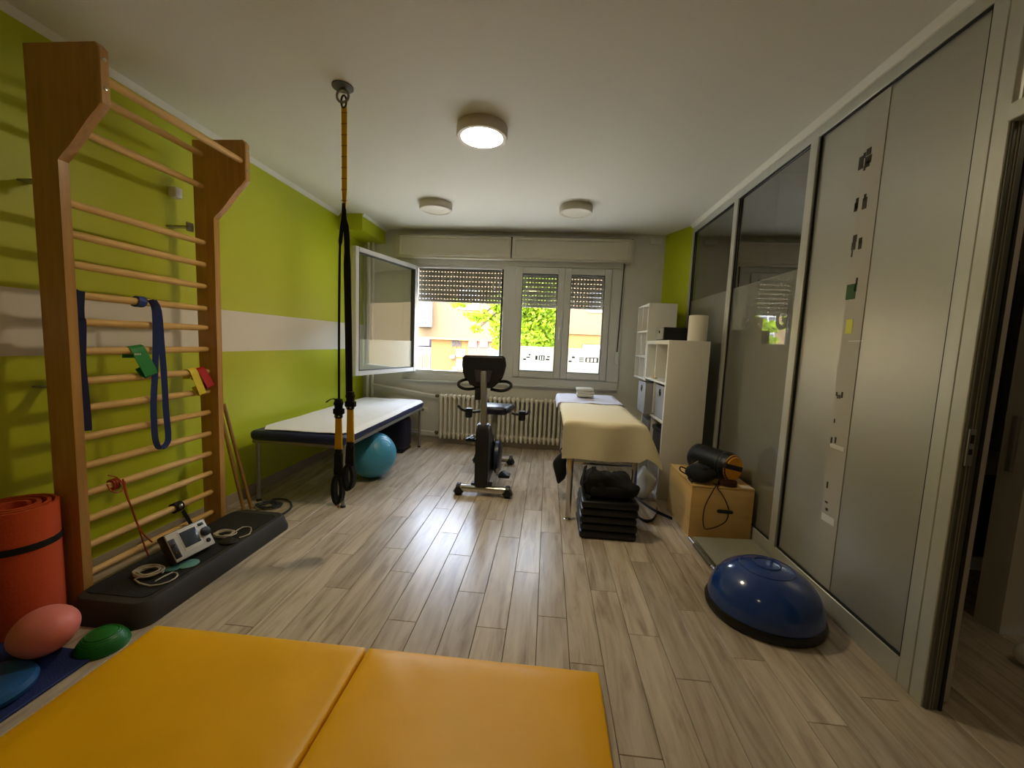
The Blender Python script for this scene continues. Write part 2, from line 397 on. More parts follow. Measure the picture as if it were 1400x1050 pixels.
# letter on the film of the middle pane
def letters(name, txt, size, mx, m, parent, ext=.0006, bold=0):
    cu = bpy.data.curves.new(name, 'FONT'); cu.body = txt; cu.size = size; cu.extrude = ext; cu.align_x = 'CENTER'; cu.offset = bold
    tmp = bpy.data.objects.new('tmp', cu); COL.objects.link(tmp)
    bpy.context.view_layer.update()
    me = bpy.data.meshes.new_from_object(tmp.evaluated_get(bpy.context.evaluated_depsgraph_get()))
    bpy.data.objects.remove(tmp)
    bm = B(); bm.from_mesh(me); bm.transform(mx)
    return obj(name, bm, m, parent)
FACE_LEFT = Matrix(((0, 0, -1), (-1, 0, 0), (0, 1, 0))).to_4x4()
FILMG = mat('grey_letter_film', (120, 120, 112), .5)
p = W('x', XG, 1067, 449)
letters('lettering', 'G', .18, Matrix.Translation((XG-.001, p.y, p.z)) @ FACE_LEFT, FILMG, part, bold=.007)
p = W('x', XG, 1022, 447)
letters('lettering', 'A', .13, Matrix.Translation((XG-.001, p.y, p.z)) @ FACE_LEFT, FILMG, part, bold=.004)
# doorway: transom bar, glazing above, sliding leaf behind the partition
d1 = thing('door_1', 'doorway in the partition with a glazed light above', None, (PX, .95, 0), kind='structure')
pbox('transom', .35, 1.55, 2.07, 2.125, ALU, X0-.012, X1, parent=d1)
pbox('clear_pane', .36, 1.545, 2.125, 2.513, CLEAR, XG, XG+.004, parent=d1, r=.0005)
d2 = thing('door_2', 'pale sliding door leaf pushed behind the partition', None, (1.55, 2.0, 0), kind='structure')
pbox('leaf', 1.575, 2.50, .01, 2.08, mat('door_leaf', (196, 186, 172), .45), 1.535, 1.572, parent=d2)

# ------------------------------------------------------------------ windows
WF = mat('window_frame_pvc', (206, 206, 198), .35)
GLASS = pane_mat('window_glass', (.97, .98, .97), 1)
FILM = pane_mat('window_frost_film', (.95, .97, .95), 1, (236, 238, 230), .62)
FILMTXT = mat('window_film_print', (96, 92, 84), .6)
w1 = thing('window_1', 'wide white window opening whose casement stands open into the room', None, (-1.14, BY, OZ0), kind='structure')
fr = B()
for lo, hi in (((-1.81, BY-.02, .79), (.85, BY, .87)), ((-1.81, BY-.02, 2.20), (.85, BY, 2.275)), ((-1.81, BY-.02, .87), (-1.655, BY, 2.20)), ((.70, BY-.02, .87), (.85, BY, 2.20))):
    rbox(fr, lo, hi, .004, 1)
obj('casing', fr, WF, w1)
fr = B()
for lo, hi in (((-1.72, BY-.012, .87), (-1.645, BY+.06, 2.20)), ((-.575, BY-.03, .87), (-.415, BY+.06, 2.20)), ((.665, BY-.012, .87), (.745, BY+.06, 2.20)), ((-1.72, BY-.010, .86), (.74, BY+.06, .915)), ((-1.72, BY-.010, 2.165), (.74, BY+.06, 2.24)), ((.12, BY-.008, .87), (.19, BY+.06, 2.20))):
    rbox(fr, lo, hi, .004, 1)
obj('frame', fr, WF, w1)
obj('sill', boxes(((-1.80, BY-.055, .772), (.84, BY, .792)), r=.004), WF, w1)
bm = B(); rbox(bm, (-.60, BY-.005, .915), (-.575, BY+.05, 2.165), .003, 1); obj('rebate', bm, RUBBER, w1)
# open casement, built closed along +x then turned on its hinge
def casement(name, label, x0, x1, z0, z1, fw, film_z, parentless=True):
    t = thing(name, label, None, (x0, BY-.02, z0), kind='structure')
    bm = B(); ya, yb = BY-.035, BY+.02
    for lo, hi in (((x0, ya, z0), (x0+fw, yb, z1)), ((x1-fw, ya, z0), (x1, yb, z1)), ((x0+fw, ya, z0), (x1-fw, yb, z0+fw)), ((x0+fw, ya, z1-fw), (x1-fw, yb, z1))):
        rbox(bm, lo, hi, .005, 1)
    obj('sash_frame', bm, WF, t)
    bm = B(); g = .006; ins = fw
    for lo, hi in (((x0+ins, ya-.001, z0+ins), (x0+ins+g, yb+.001, z1-ins)), ((x1-ins-g, ya-.001, z0+ins), (x1-ins, yb+.001, z1-ins)), ((x0+ins+g, ya-.001, z0+ins), (x1-ins-g, yb+.001, z0+ins+g)), ((x0+ins+g, ya-.001, z1-ins-g), (x1-ins-g, yb+.001, z1-ins))):
        add_box(bm, lo, hi)
    obj('glazing_gasket', bm, mat('grey_gasket', (70, 70, 68), .6), t)
    obj('pane', boxes(((x0+fw-.004, BY-.008, z0+fw-.004), (x1-fw+.004, BY-.004, z1-fw+.004))), GLASS, t, flat=True)
    fm = obj('frost_film', boxes(((x0+fw+.008, BY-.0095, z0+fw+.008), (x1-fw-.008, BY-.0085, film_z))), FILM, t, flat=True)
    return t, fm
def film_print(fm, rects):
    bm = B()
    for x0, x1, z0, z1 in rects: add_box(bm, (x0, BY-.0112, z0), (x1, BY-.0097, z1))
    obj('print', bm, FILMTXT, fm, flat=True)
cw, fm = casement('window_2', 'white casement standing open in front of the left wall', -1.665, -.605, .895, 2.175, .05, 1.265)
film_print(fm, [(-1.50+a*.36, -1.50+b*.36, 1.08+c*.12, 1.08+d*.12) for a, b, c, d in ((0, .1, 0, .25), (0, .28, .75, 1), (.1, .3, .5, .75), (0, .2, .35, .5), (.2, .3, .1, .35), (.36, .5, .4, .6), (.5, .62, .2, .8), (.62, .72, .5, .75), (.72, .98, .75, 1), (.75, .98, .25, .45), (.8, .98, .0, .12))])
ang = math.atan2(-1.02, -.29)                                   # from +x round to the open position
cw.rotation_euler.z = ang
cw2, fm = casement('window_3', 'closed white casement left of the pair, with handle', -.425, .151, .885, 2.195, .077, 1.26)
film_print(fm, [(-.335+a*.36, -.335+b*.36, 1.09+c*.1, 1.09+d*.1) for a, b, c, d in ((.1, .2, 0, .2), (.2, .32, .3, .45), (.28, .34, .6, .8), (.5, .58, .1, .6), (.62, .66, .1, .6), (.70, .74, .1, .6), (.78, .82, .1, .6), (.86, .98, .1, .3), (.9, .99, .45, .62), (.62, .82, .58, .66), (.62, .82, .06, .12))])
bm = B(); rbox(bm, (.112, BY-.062, 1.45), (.130, BY-.035, 1.50), .004); add_tube(bm, [(.121, BY-.06, 1.475), (.121, BY-.075, 1.475), (.121, BY-.078, 1.43), (.121, BY-.078, 1.36)], .009); obj('handle', bm, PVC, cw2)
cw3, fm = casement('window_4', 'closed white casement at the right end of the window', .153, .697, .885, 2.195, .077, 1.26)
film_print(fm, [(.25+a*.36, .25+b*.36, 1.09+c*.1, 1.09+d*.1) for a, b, c, d in ((0, .1, 0, .2), (.1, .2, .5, .7), (.34, .5, .1, .2), (.34, .5, .3, .4), (.34, .5, .5, .6), (.55, .60, .1, .6), (.68, .72, .1, .6), (.80, .84, .1, .6), (.92, .97, .1, .6), (.57, .97, .58, .66), (.57, .97, .06, .12))])

# roller shutters behind the glass, half lowered, rows of light slots between the slats
SH = mat('grey_shutter_slat', (150, 146, 136), .5)
def shutter(label, x0, x1, ztop, zbot, n):
    t = thing('roller_shutter', label, 'shutter', ((x0+x1)/2, 5.15, zbot), 'half-lowered roller shutters')
    pitch = (ztop-zbot-.035)/n
    for i in range(n):
        z = zbot+.035+i*pitch; bm = B(); ys = 5.145
        add_prism(bm, [(ys, z+.010), (ys+.006, z+.010), (ys+.011, z+.02), (ys+.011, z+pitch-.009), (ys+.006, z+pitch), (ys, z+pitch)], 'x', x0, x1)
        k = int((x1-x0)/.038); st = (x1-x0)/k
        for j in range(k+1):
            xa = max(x0, x0+j*st-.0125); xb = min(x1, x0+j*st+.0125); add_box(bm, (xa, ys, z), (xb, ys+.006, z+.010))
        obj('slat', bm, SH, t, flat=True)
    obj('bottom_bar', boxes(((x0, 5.14, zbot), (x1, 5.16, zbot+.035)), r=.003), SH, t)
shutter('perforated grey roller shutter behind the wide open window', -1.66, -.52, 2.24, 1.765, 8)
shutter('perforated grey roller shutter behind the pair of closed casements', -.44, .73, 2.24, 1.735, 9)
# shutter box over the window
sb = thing('shutter_box', 'cream shutter box with two flap panels above the window', 'shutter box', (-.48, BY, 2.267))
obj('body', boxes(((-1.885, 4.93, 2.262), (.91, BY, 2.53)), r=.004), BOXP, sb)
for x0, x1 in ((-1.83, -.50), (-.475, .885)):
    bm = B()
    for lo, hi in (((x0, 4.908, 2.285), (x1, 4.93, 2.315)), ((x0, 4.908, 2.485), (x1, 4.93, 2.515)), ((x0, 4.908, 2.315), (x0+.035, 4.93, 2.485)), ((x1-.035, 4.908, 2.315), (x1, 4.93, 2.485))): rbox(bm, lo, hi, .003, 1)
    add_box(bm, (x0+.03, 4.918, 2.31), (x1-.03, 4.93, 2.49))
    fp = obj('flap_panel', bm, BOXP, sb)
    for x in (x0+.2, x1-.2): obj('clip', boxes(((x-.035, 4.9, 2.272), (x+.035, 4.912, 2.286)), r=.003), BOXP, fp)
bm = B(); add_box(bm, (-1.84, 4.925, 2.5145), (.90, 4.931, 2.522)); add_box(bm, (-.494, 4.925, 2.28), (-.481, 4.931, 2.52)); obj('joint', bm, mat('dark_joint', (60, 54, 44), .7), sb)
st = thing('shutter_strap', 'dark shutter strap with white winder right of the window', 'strap', (.81, BY-.02, 1.09))
bm = B(); add_ribbon(bm, [(.812, BY-.03, 1.2), (.83, BY-.03, 2.262)], (1, 0, 0), .014, .002); obj('webbing', bm, mat('strap_webbing', (70, 64, 54), .8), st)
obj('winder', boxes(((.79, BY-.05, 1.085), (.83, BY-.02, 1.235)), r=.008), PVC, st)
bm = B(); rbox(bm, (1.10, BY-.05, 2.495), (1.235, BY, 2.555), .006); obj('junction_box', bm, PVC, label='small white box high on the wall right of the shutter box', cat='junction box')
so_ = thing('wall_socket', 'white wall socket beside the radiator', 'socket', (-1.52, BY-.012, .385))
obj('plate', boxes(((-1.565, BY-.014, .385), (-1.475, BY, .44)), r=.004), PVC, so_)
bm = B(); add_lathe(bm, [(.018, 0), (.018, .004), (.0, .004)], (-1.535, BY-.014, .412), 14, V((0, -1, 0))); obj('inset', bm, mat('socket_dark', (120, 116, 108), .6), so_)

# ------------------------------------------------------------------ radiator and pipes
rad = thing('radiator', 'cream cast-iron column radiator under the window', 'radiator', (-.57, 4.93, .09))
NS, SP = 27, .0555
sec = B()
for yy in (-.045, .0, .045):
    add_tube(sec, [(0, yy, .02), (0, yy, .53)], .0165, 8)
rbox(sec, (-.022, -.065, .485), (.022, .065, .545), .018, 2); rbox(sec, (-.022, -.065, .025), (.022, .065, .085), .018, 2)
add_tube(sec, [(0, -.045, 0), (0, -.045, .04)], .014, 8)
add_tube(sec, [(-SP/2, 0, .515), (SP/2, 0, .515)], .018, 8); add_tube(sec, [(-SP/2, 0, .055), (SP/2, 0, .055)], .018, 8)
bmesh.ops.recalc_face_normals(sec, faces=sec.faces[:])
sme = bpy.data.meshes.new('section'); sec.to_mesh(sme); sec.free(); sme.materials.append(RADW); sme.shade_smooth(); sme.set_sharp_from_angle(angle=.7)
for i in range(NS):
    o = bpy.data.objects.new('section', sme); COL.objects.link(o); o.parent = rad; o.location = (-1.275+i*SP+.57, .02, 0)
bm = B(); add_tube(bm, [(-1.38, 4.95, .625-.02), (-1.29, 4.95, .605)], .012); rbox(bm, (-1.355, 4.935, .585), (-1.32, 4.965, .625), .006)
obj('valve', bm, mat('brass_dull', (110, 96, 70), .45, metal=.5), rad)
bm = B(); add_tube(bm, [(-1.38, 4.95, .145), (-1.29, 4.95, .145)], .012); rbox(bm, (-1.35, 4.935, .12), (-1.32, 4.965, .165), .006)
obj('valve', bm, MATS['brass_dull'], rad)
PIPE = mat('white_pipe_paint', (226, 222, 212), .4)
bm = B(); add_tube(bm, [(-2.17, 4.95, .71), (-1.36, 4.95, .605)], .014); obj('heating_pipe', bm, PIPE, label='sloping white pipe from the corner risers to the radiator top', cat='pipe')
bm = B(); add_tube(bm, [(-2.17, 4.95, .20), (-1.36, 4.95, .145)], .014); obj('heating_pipe', bm, PIPE, label='white pipe entering the bottom of the radiator', cat='pipe')
for x, r, l in ((-2.235, .022, 'thicker white riser pipe in the corner by the lime wall'), (-2.175, .015, 'thinner white riser pipe in the window corner')):
    bm = B(); add_tube(bm, [(x, 4.97, 0), (x, 4.97, 2.43)], r, 12); obj('riser_pipe', bm, PIPE, label=l, cat='pipe')

# ------------------------------------------------------------------ ceiling lamps
LAMPW = mat('lamp_housing', (214, 206, 190), .4)
OPAL = mat('opal_off', (226, 220, 200), .35)
def lamp(label, x, y, lit):
    t = thing('ceiling_lamp', label, 'ceiling lamp', (x, y, 2.535), 'round ceiling lamps')
    bm = B(); add_lathe(bm, [(.152, .065), (.157, .05), (.157, .012), (.15, 0), (.128, 0), (.126, .006)], (x, y, 2.535), 40); obj('housing', bm, LAMPW, t)
    bm = B(); add_lathe(bm, [(0, .001), (.09, .001), (.127, .004)], (x, y, 2.535), 40)
    obj('diffuser', bm, mat('opal_lit_%d' % lit, (255, 236, 200), .4, emit=lit) if lit else OPAL, t)
for px, py, lit, l in ((659, 189, 25, 'lit round flush ceiling lamp nearest the viewer'), (596, 288, 0, 'unlit round ceiling lamp near the lime wall'), (787, 292, 0, 'unlit round ceiling lamp on the partition side')):
    q = W('z', 2.535, px, py); lamp(l, q.x, q.y, lit)
lamp('added unseen fill lamp on the ceiling behind the viewer', -.45, .1, 2.2)  # added out of view as dim fill for the near part of the room
lamp('added unseen fill lamp on the side room ceiling', 2.1, 1.1, 3)  # invented source, out of view, that brightens what shows through the doorway

# ================================================================== OUTSIDE (street beyond the window)
struct('ground', boxes(((-50, 5.4, -1.45), (50, 40, -1.25))), mat('pale_paving', (200, 194, 182), .9, var=.1), 'street outside')
FAC = mat('cream_render', (90, 73, 49), .9, var=.03, scale=2); FAC2 = mat('ochre_render', (97, 68, 30), .9, var=.03, scale=2)
def ob(px0, py0, px1, py1, Y, d0=0, d1=.1):
    a, b = W('y', Y, px0, py0), W('y', Y, px1, py1)
    return (min(a.x, b.x), Y-d1, min(a.z, b.z)), (max(a.x, b.x), Y-d0, max(a.z, b.z))
YB = 17.0
bld = thing('apartment_building', 'sunlit cream apartment building across the street', 'building', (-1.5, YB+2, -1.25))
obj('facade', boxes(((-40, YB, -1.25), (45, YB+5, 5.6))), FAC, bld)
lo, hi = ob(786, 457, 1000, 490, YB); obj('plinth', boxes(((lo[0]-1.2, YB-.08, -1.25), (12, YB, hi[2]))), FAC2, bld)
obj('ledge', boxes(((lo[0]-1.2, YB-.16, hi[2]), (12, YB, hi[2]+.09))), mat('ledge_paint', (84, 66, 40), .8), bld)
BWIN = mat('far_window_frame', (118, 118, 118), .5); BGL = mat('far_window_glass', (60, 60, 70), .15)
for px0, py0, px1, py1 in ((626, 396, 655, 424), (804, 396, 833, 428), (531, 404, 546, 426), (700, 396, 730, 424), (430, 404, 446, 426)):
    lo, hi = ob(px0, py0, px1, py1, YB, 0, .05)
    f = obj('window', boxes((lo, hi)), BWIN, bld)
    mx = (lo[0]+hi[0])/2; w = hi[0]-lo[0]; h = hi[2]-lo[2]
    for a, b in ((lo[0]+.09*w, mx-.04*w), (mx+.04*w, hi[0]-.09*w)):
        obj('pane', boxes(((a, YB-.058, lo[2]+.12*h), (b, YB-.048, hi[2]-.1*h))), BGL, f)
# lattice bay on the facade
lo, hi = ob(569, 400, 587, 447, YB-.4, 0, .25)
lb = obj('lattice_bay', boxes((lo, (hi[0], YB, hi[2]))), BWIN, bld)
bm = B(); DK = mat('dark_opening', (40, 40, 46), .6)
for i in range(6):
    for j in range(2):
        z0 = lo[2]+(hi[2]-lo[2])*(.06+i*.155); x0 = lo[0]+(hi[0]-lo[0])*(.08+j*.5)
        add_box(bm, (x0, lo[1]-.02, z0), (x0+(hi[0]-lo[0])*.34, lo[1]+.01, z0+(hi[2]-lo[2])*.10))
o = obj('openings', bm, DK, lb); o['kind'] = 'stuff'
# shop front at the left
lo, hi = ob(560, 460, 589, 473, YB-1.2, 0, .2)
shop = thing('shop_front', 'shop front with a dark sign and white door across the street', 'shop', ((lo[0]+hi[0])/2, YB-1.2, -1.25))
sg = obj('sign_board', boxes((lo, (hi[0], YB-.02, hi[2]))), mat('sign_slate', (54, 54, 68), .5), shop)
FACE_CAM = Matrix(((1, 0, 0), (0, 0, -1), (0, 1, 0))).to_4x4()
sx0, sz0, sw, sh = lo[0]+.34*(hi[0]-lo[0]), lo[2]+.3*(hi[2]-lo[2]), .52*(hi[0]-lo[0]), .5*(hi[2]-lo[2])
bm = B(); sp = lambda u, v: (sx0+u*sw, lo[1]-.012, sz0+v*sh)
add_tube(bm, smooth_path([sp(.0, .0), sp(.05, .9), sp(.22, .75), sp(.25, .2), sp(.05, .02)], 4), .022, 6)
add_tube(bm, smooth_path([sp(.25, .3), sp(.34, .45), sp(.42, .15), sp(.52, .45), sp(.6, .18), sp(.7, .42), sp(.8, .2), sp(.95, .35)], 4), .016, 6)
obj('script_lettering', bm, mat('sign_white', (150, 150, 156), .5), sg)
lo2, hi2 = ob(560, 473, 588, 520, YB-1.1, 0, .1)
obj('door_panel', boxes((lo2, (hi2[0], YB-.02, hi2[2]))), mat('shop_white', (122, 121, 120), .5), shop)
for a, b in ((569, 576), (578, 586)):
    l, h = ob(a, 484, b, 503, YB-1.2, 0, .03); obj('poster', boxes((l, h)), mat('poster_orange', (104, 64, 38), .6), shop)
l, h = ob(576.3, 476, 577.6, 504, YB-1.2, 0, .05); obj('door_bar', boxes((l, h)), mat('dark_bar', (70, 70, 76), .5), shop)
# low ochre annex
YA = 13.0
lo, hi = ob(590, 461, 712, 530, YA, 0, .1)
anx = thing('annex_building', 'low ochre annex with flat roof in front of the apartment building', 'building', ((lo[0]+hi[0])/2, YA, -1.25))
obj('wall', boxes(((lo[0], YA, -1.25), (hi[0], YA+2.2, hi[2]-.06))), FAC2, anx)
obj('roof_slab', boxes(((lo[0]-.1, YA-.15, hi[2]-.06), (hi[0]+.1, YA+2.3, hi[2]))), mat('roof_pale', (110, 90, 50), .8), anx)
l, h = ob(640, 464, 672, 492, YA, 0, .03); obj('pink_panel', boxes((l, h)), mat('pink_panel', (100, 58, 46), .7), anx)
for a, b in ((641, 652), (656, 667)):
    l, h = ob(a, 465, b, 475, YA-.02, 0, .04); obj('window', boxes((l, h)), mat('dim_pane', (70, 66, 58), .2), anx)
for a in range(5):
    l, h = ob(618+a*2.7, 465+(a % 2), 619.2+a*2.7, 474.5-(a % 2)*1.5, YA, 0, .03); obj('vent_slot', boxes((l, h)), DK, anx)
for a, b, c, d in ((616.5, 485.5, 622.5, 490), (620, 501, 626, 506)):
    l, h = ob(a, b, c, d, YA, 0, .15); obj('meter_box', boxes((l, h)), mat('meter_grey', (92, 88, 84), .6), anx)
for a, b, c, d in ((624, 477, 636, 488), (624, 491, 636, 506)):
    l, h = ob(a, b, c, d, YA, 0, .02); obj('notice', boxes((l, h)), mat('notice_white', (112, 109, 98), .6), anx)
l, h = ob(667, 476, 700, 500, YA, 0, .04); obj('banner', boxes((l, h)), mat('banner_mint', (90, 100, 96), .6), anx)
l, h = ob(797, 471, 823, 478, YB-.1, 0, .06)
obj('wall_sign', boxes((l, h)), mat('sign_plain', (150, 150, 150), .5), label='blank white sign board on the ochre plinth across the street', cat='sign')
l, h = ob(795.6, 470, 824.4, 471.2, YB-.1, 0, .1); obj('sign_lamp_bar', boxes((l, h)), mat('dark_bar', (70, 70, 76), .5), label='dark bar above the blank white sign', cat='bar')
# trees
LEAF = mat('sunlit_leaf', (118, 140, 16), .6, rnd=0, var=.3, scale=9); BARK = mat('bark', (96, 80, 60), .9)
def tl_leaf(M):
    t = M.node_tree; b = t.nodes['Principled BSDF']; b.inputs['Subsurface Weight'].default_value = 0
    tr = t.nodes.new('ShaderNodeBsdfTranslucent'); tr.inputs[0].default_value = (*lin((135, 158, 12)), 1)
    mx = t.nodes.new('ShaderNodeMixShader'); mx.inputs[0].default_value = .4
    t.links.new(b.outputs[0], mx.inputs[1]); t.links.new(tr.outputs[0], mx.inputs[2]); t.links.new(mx.outputs[0], t.nodes['Material Output'].inputs[0])
tl_leaf(LEAF)
DLEAF = mat('dark_leaf', (64, 80, 40), .7, var=.3, scale=9)
def tree(name, label, base, blobs, n, size, m, seed):
    rnd = random.Random(seed); t = thing(name, label, 'tree', base)
    c = V(blobs[0][0]); bm = B()
    add_tube(bm, smooth_path([base, (base[0]+.1, base[1], (base[2]+c.z)/2), c], 4), [.14]*4+[.12]*2+[.09]*3, 10); obj('trunk', bm, BARK, t)
    for bc, br in blobs[1:]:
        bm = B(); add_tube(bm, smooth_path([c-V((0, 0, .4)), (c+V(bc))/2+V((0, 0, .15)), bc], 4), .035, 6); obj('branch', bm, BARK, t)
    vs, fs = [], []
    tot = sum(b[1].x*b[1].y*b[1].z for b in blobs)
    for bc, br in blobs:
        bc = V(bc)
        for i in range(int(n*br.x*br.y*br.z/tot)):
            d = V((rnd.gauss(0, 1), rnd.gauss(0, 1), rnd.gauss(0, 1))).normalized()*(rnd.random()**.4)
            p_ = bc+V((d.x*br.x, d.y*br.y, d.z*br.z))
            a = V((rnd.uniform(-1, 1), rnd.uniform(-1, 1), rnd.uniform(-1, .2))).normalized()*size*rnd.uniform(.6, 1.2)
            b_ = a.cross(V((rnd.uniform(-1, 1), rnd.uniform(-1, 1), rnd.uniform(-1, 1)))).normalized()*size*.3
            k = len(vs); vs += [p_-a*.5-V(ORG[t.name]), p_+b_-V(ORG[t.name]), p_+a*.5-V(ORG[t.name]), p_-b_-V(ORG[t.name])]; fs.append((k, k+1, k+2, k+3))
    me = bpy.data.meshes.new('foliage'); me.from_pydata(vs, [], fs); me.materials.append(m)
    o = bpy.data.objects.new('foliage', me); COL.objects.link(o); o.parent = t; o['kind'] = 'stuff'
YT = 9.0
g = lambda px, py, Y=YT: W('y', Y, px, py)
b0 = g(728, 400); tree('leafy_tree', 'bright yellow-green leafy tree just outside the middle of the window', (b0.x+.1, YT, -1.25),
    [(g(730, 410), V((.75, .6, .62))), (g(735, 450), V((.50, .5, .55))), (g(690, 415), V((.40, .4, .25))), (g(655, 432), V((.34, .3, .13))), (g(628, 415), V((.26, .25, .09))), (g(684, 445), V((.26, .3, .30))), (g(680, 470), V((.14, .2, .16))), (g(652, 450), V((.16, .2, .10))), (g(752, 470), V((.25, .3, .2)))], 6500, .13, LEAF, 5)
b1 = g(511, 470, 12); tree('street_tree', 'small dark green tree seen through the open casement', (b1.x, 12, -1.25), [(g(511, 452, 12), V((.35, .35, .5))), (g(514, 480, 12), V((.4, .4, .35)))], 1500, .14, DLEAF, 8)

# ================================================================== WALL BARS
wb = thing('wall_bars', 'tall pine wall bars with forward-set top rail against the lime wall', 'wall bars', (-2.12, 2.03, 0))
def upright(y):
    bm = B()
    pl_ = [(-2.185, 0), (-2.06, 0), (-2.06, 1.97)]
    for k in range(1, 8):
        t_ = k/8; pl_.append((-2.06+.215*t_, 1.97+.215*(t_ - .035*math.sin(2*PI*t_))))
    pl_ += [(-1.845, 2.19), (-1.845, 2.40), (-1.862, 2.42), (-2.185, 2.42)]
    add_prism(bm, pl_, 'y', y, y+.04)
    bmesh.ops.bevel(bm, geom=[e for e in bm.edges if abs(e.verts[0].co.y-e.verts[1].co.y) < 1e-4], offset=.004, segments=1, affect='EDGES')
    u = obj('upright', bm, WOOD, wb)
    for z in (2.25, 2.36):
        b2 = B(); add_lathe(b2, [(.009, 0), (.007, .004), (0, .005)], (-1.845, y+.02, z), 10, V((1, 0, 0))); obj('screw', b2, CHROME, u)
upright(1.612); upright(2.412)
RZ = [.117, .252, .379, .507, .637, .773, .908, 1.034, 1.172, 1.304, 1.423, 1.557, 1.688, 1.82, 2.15, 2.335]
def rung(x, z, name='rung'):
    bm = B()
    add_tube(bm, [(x, 1.64, z), (x, 1.66, z), (x, 2.03, z), (x, 2.395, z), (x, 2.42, z)], [.014, .0165, .019, .0165, .014], 12); obj(name, bm, WOODR, wb)
for z in RZ: rung(-2.125, z)
rung(-1.875, 2.30, 'top_rail')
for z in (1.0, 1.9): 
    for y in (1.66, 2.36): obj('wall_bracket', boxes(((LX, y, z), (-2.18, y+.045, z+.008)), ((-2.19, y, z-.02), (-2.183, y+.045, z+.03))), STEEL, wb)
obj('wall_clip', boxes(((LX, 2.38, 2.08), (LX+.05, 2.43, 2.14)), r=.004), PVC, label='small white box on the lime wall behind the wall bars', cat='junction box')

# --- bands hung on the rungs
def band(name, label, cat, m, segs, wdir=(0, 1, 0), group=None):
    bm = B()
    for pts, w in segs: add_ribbon(bm, pts, wdir, w, .004)
    return obj(name, bm, m, label=label, cat=cat, group=group)
def loop_band(name, label, m, yc, zt, zb, w, xr=-2.125, gap=.022, lean=0, dx=.0, th=.0035, cat='exercise band'):
    """closed band draped over a rung (zt = rung height), front and back strands hanging to zb"""
    R_ = .023; pts = []
    for k in range(9):
        a = PI*k/8; pts.append(V((xr-R_*math.cos(a), yc, zt+R_*math.sin(a))))
    front = [V((xr+R_+gap*.3*t_+dx*t_, yc+lean*t_, zt+(zb-zt)*t_)) for t_ in [i/10 for i in range(1, 11)]]
    end = [V((xr+R_+gap*.3+dx-.01-.01*k, yc+lean, zb-.012*math.sin(PI*k/3))) for k in (1, 2)]
    back = [V((xr-R_-.004, yc+lean*t_, zt+(zb-zt)*t_)) for t_ in [i/10 for i in range(10, 0, -1)]]
    for q in back: q.x = xr-R_*(1) + (front[0].x-.02-(xr-R_))*min(1, 2.5*((zt-q.z)/(zt-zb)))
    bm = B(); add_ribbon(bm, pts+front+end+back, (0, 1, 0), w, th)
    return obj(name, bm, m, label=label, cat=cat)
BLUEB = mat('blue_latex', (56, 78, 150), .5); NAVYB = mat('navy_latex', (36, 44, 92), .55); GREENB = mat('green_latex', (34, 134, 60), .5); YELB = mat('yellow_latex', (228, 206, 50), .5); REDB = mat('red_latex', (186, 30, 30), .5)
def xr(px, py, x=-2.085): return W('x', x, px, py)
# long blue loop: looped round the rung, two strands hanging and meeting in a bend
a = xr(207, 409); b = xr(219, 615)
yy = a.y
bm = B()
kn = [V((-2.125+.026*math.cos(t_), yy-.03+.006*math.sin(t_), 1.423+.026*math.sin(t_))) for t_ in [2*PI*k/12 for k in range(13)]]
add_ribbon(bm, kn, (0, 1, 0), .042, .005)
pa = [xr(*q) for q in ((206, 410), (212, 425), (213, 470), (212, 510), (210, 550), (211, 585), (213, 603), (219, 613), (226, 605), (227, 590), (224, 560), (222, 520), (218, 470), (214, 425), (207, 411))]
pa = [q+V((.012 if 7 < i else 0, 0, 0)) for i, q in enumerate(pa)]
add_ribbon(bm, smooth_path(pa, 3), [V((.75, .66, 0))]*43, .027, .005)
obj('resistance_loop', bm, BLUEB, label='long blue resistance loop knotted over a middle rung', cat='exercise band')
# navy band at the near upright
bm = B()
pn = [xr(*q, -2.085)+V((0, .012, 0)) for q in ((103, 397), (102, 420), (103, 436), (105, 440), (105, 470), (105, 500), (109, 540), (112, 570), (113, 590))]
add_ribbon(bm, smooth_path(pn, 3), (.5, 1, 0), .042, .005)
k2 = [V((-2.125+.026*math.cos(t_), pn[0].y+.004, 1.423+.026*math.sin(t_))) for t_ in [2*PI*k/12 for k in range(13)]]
add_ribbon(bm, k2, (0, 1, 0), .03, .005)
k2 = [V((-2.125+.028*math.cos(t_), pn[3].y+.004, 1.304+.028*math.sin(t_))) for t_ in [2*PI*k/12 for k in range(13)]]
add_ribbon(bm, k2, (0, 1, 0), .036, .005)
obj('resistance_loop', bm, NAVYB, label='dark navy resistance band hanging beside the near upright', cat='exercise band')
def short_band(label, m, top, bot, zt, w, lean, name='mini_band'):
    a, b = xr(*top, -2.095), xr(*bot, -2.085); R_ = .024
    pts = [V((-2.125-.02, a.y-lean*.1, zt-.04)), V((-2.125-R_, a.y-lean*.05, zt-.005))]
    pts += [V((-2.125-R_*math.cos(t_), a.y, zt+R_*math.sin(t_))) for t_ in [PI*k/6 for k in range(1, 6)]]
    pts += [V((-2.125+R_+.003, a.y+(b.y-a.y)*.15, zt-.01))]
    pts += [V((-2.098+.02*t_, a.y+(b.y-a.y)*t_, zt+(b.z-zt)*t_)) for t_ in (.35, .6, .85, 1)]
    pts += [V((-2.09, b.y, b.z-.006)), V((-2.10, b.y-.01, b.z+.01)), V((-2.112, (a.y+b.y)/2, (zt+b.z)/2-.02))]
    bm = B(); add_ribbon(bm, pts, (0, 1, .15), w, .003); return obj(name, bm, m, label=label, cat='exercise band')
o = short_band('green fabric mini band draped over a rung left of the blue loop', GREENB, (190, 474), (206, 512), 1.172, .075, .02)
p = xr(193, 478, -2.07)
bm = B()
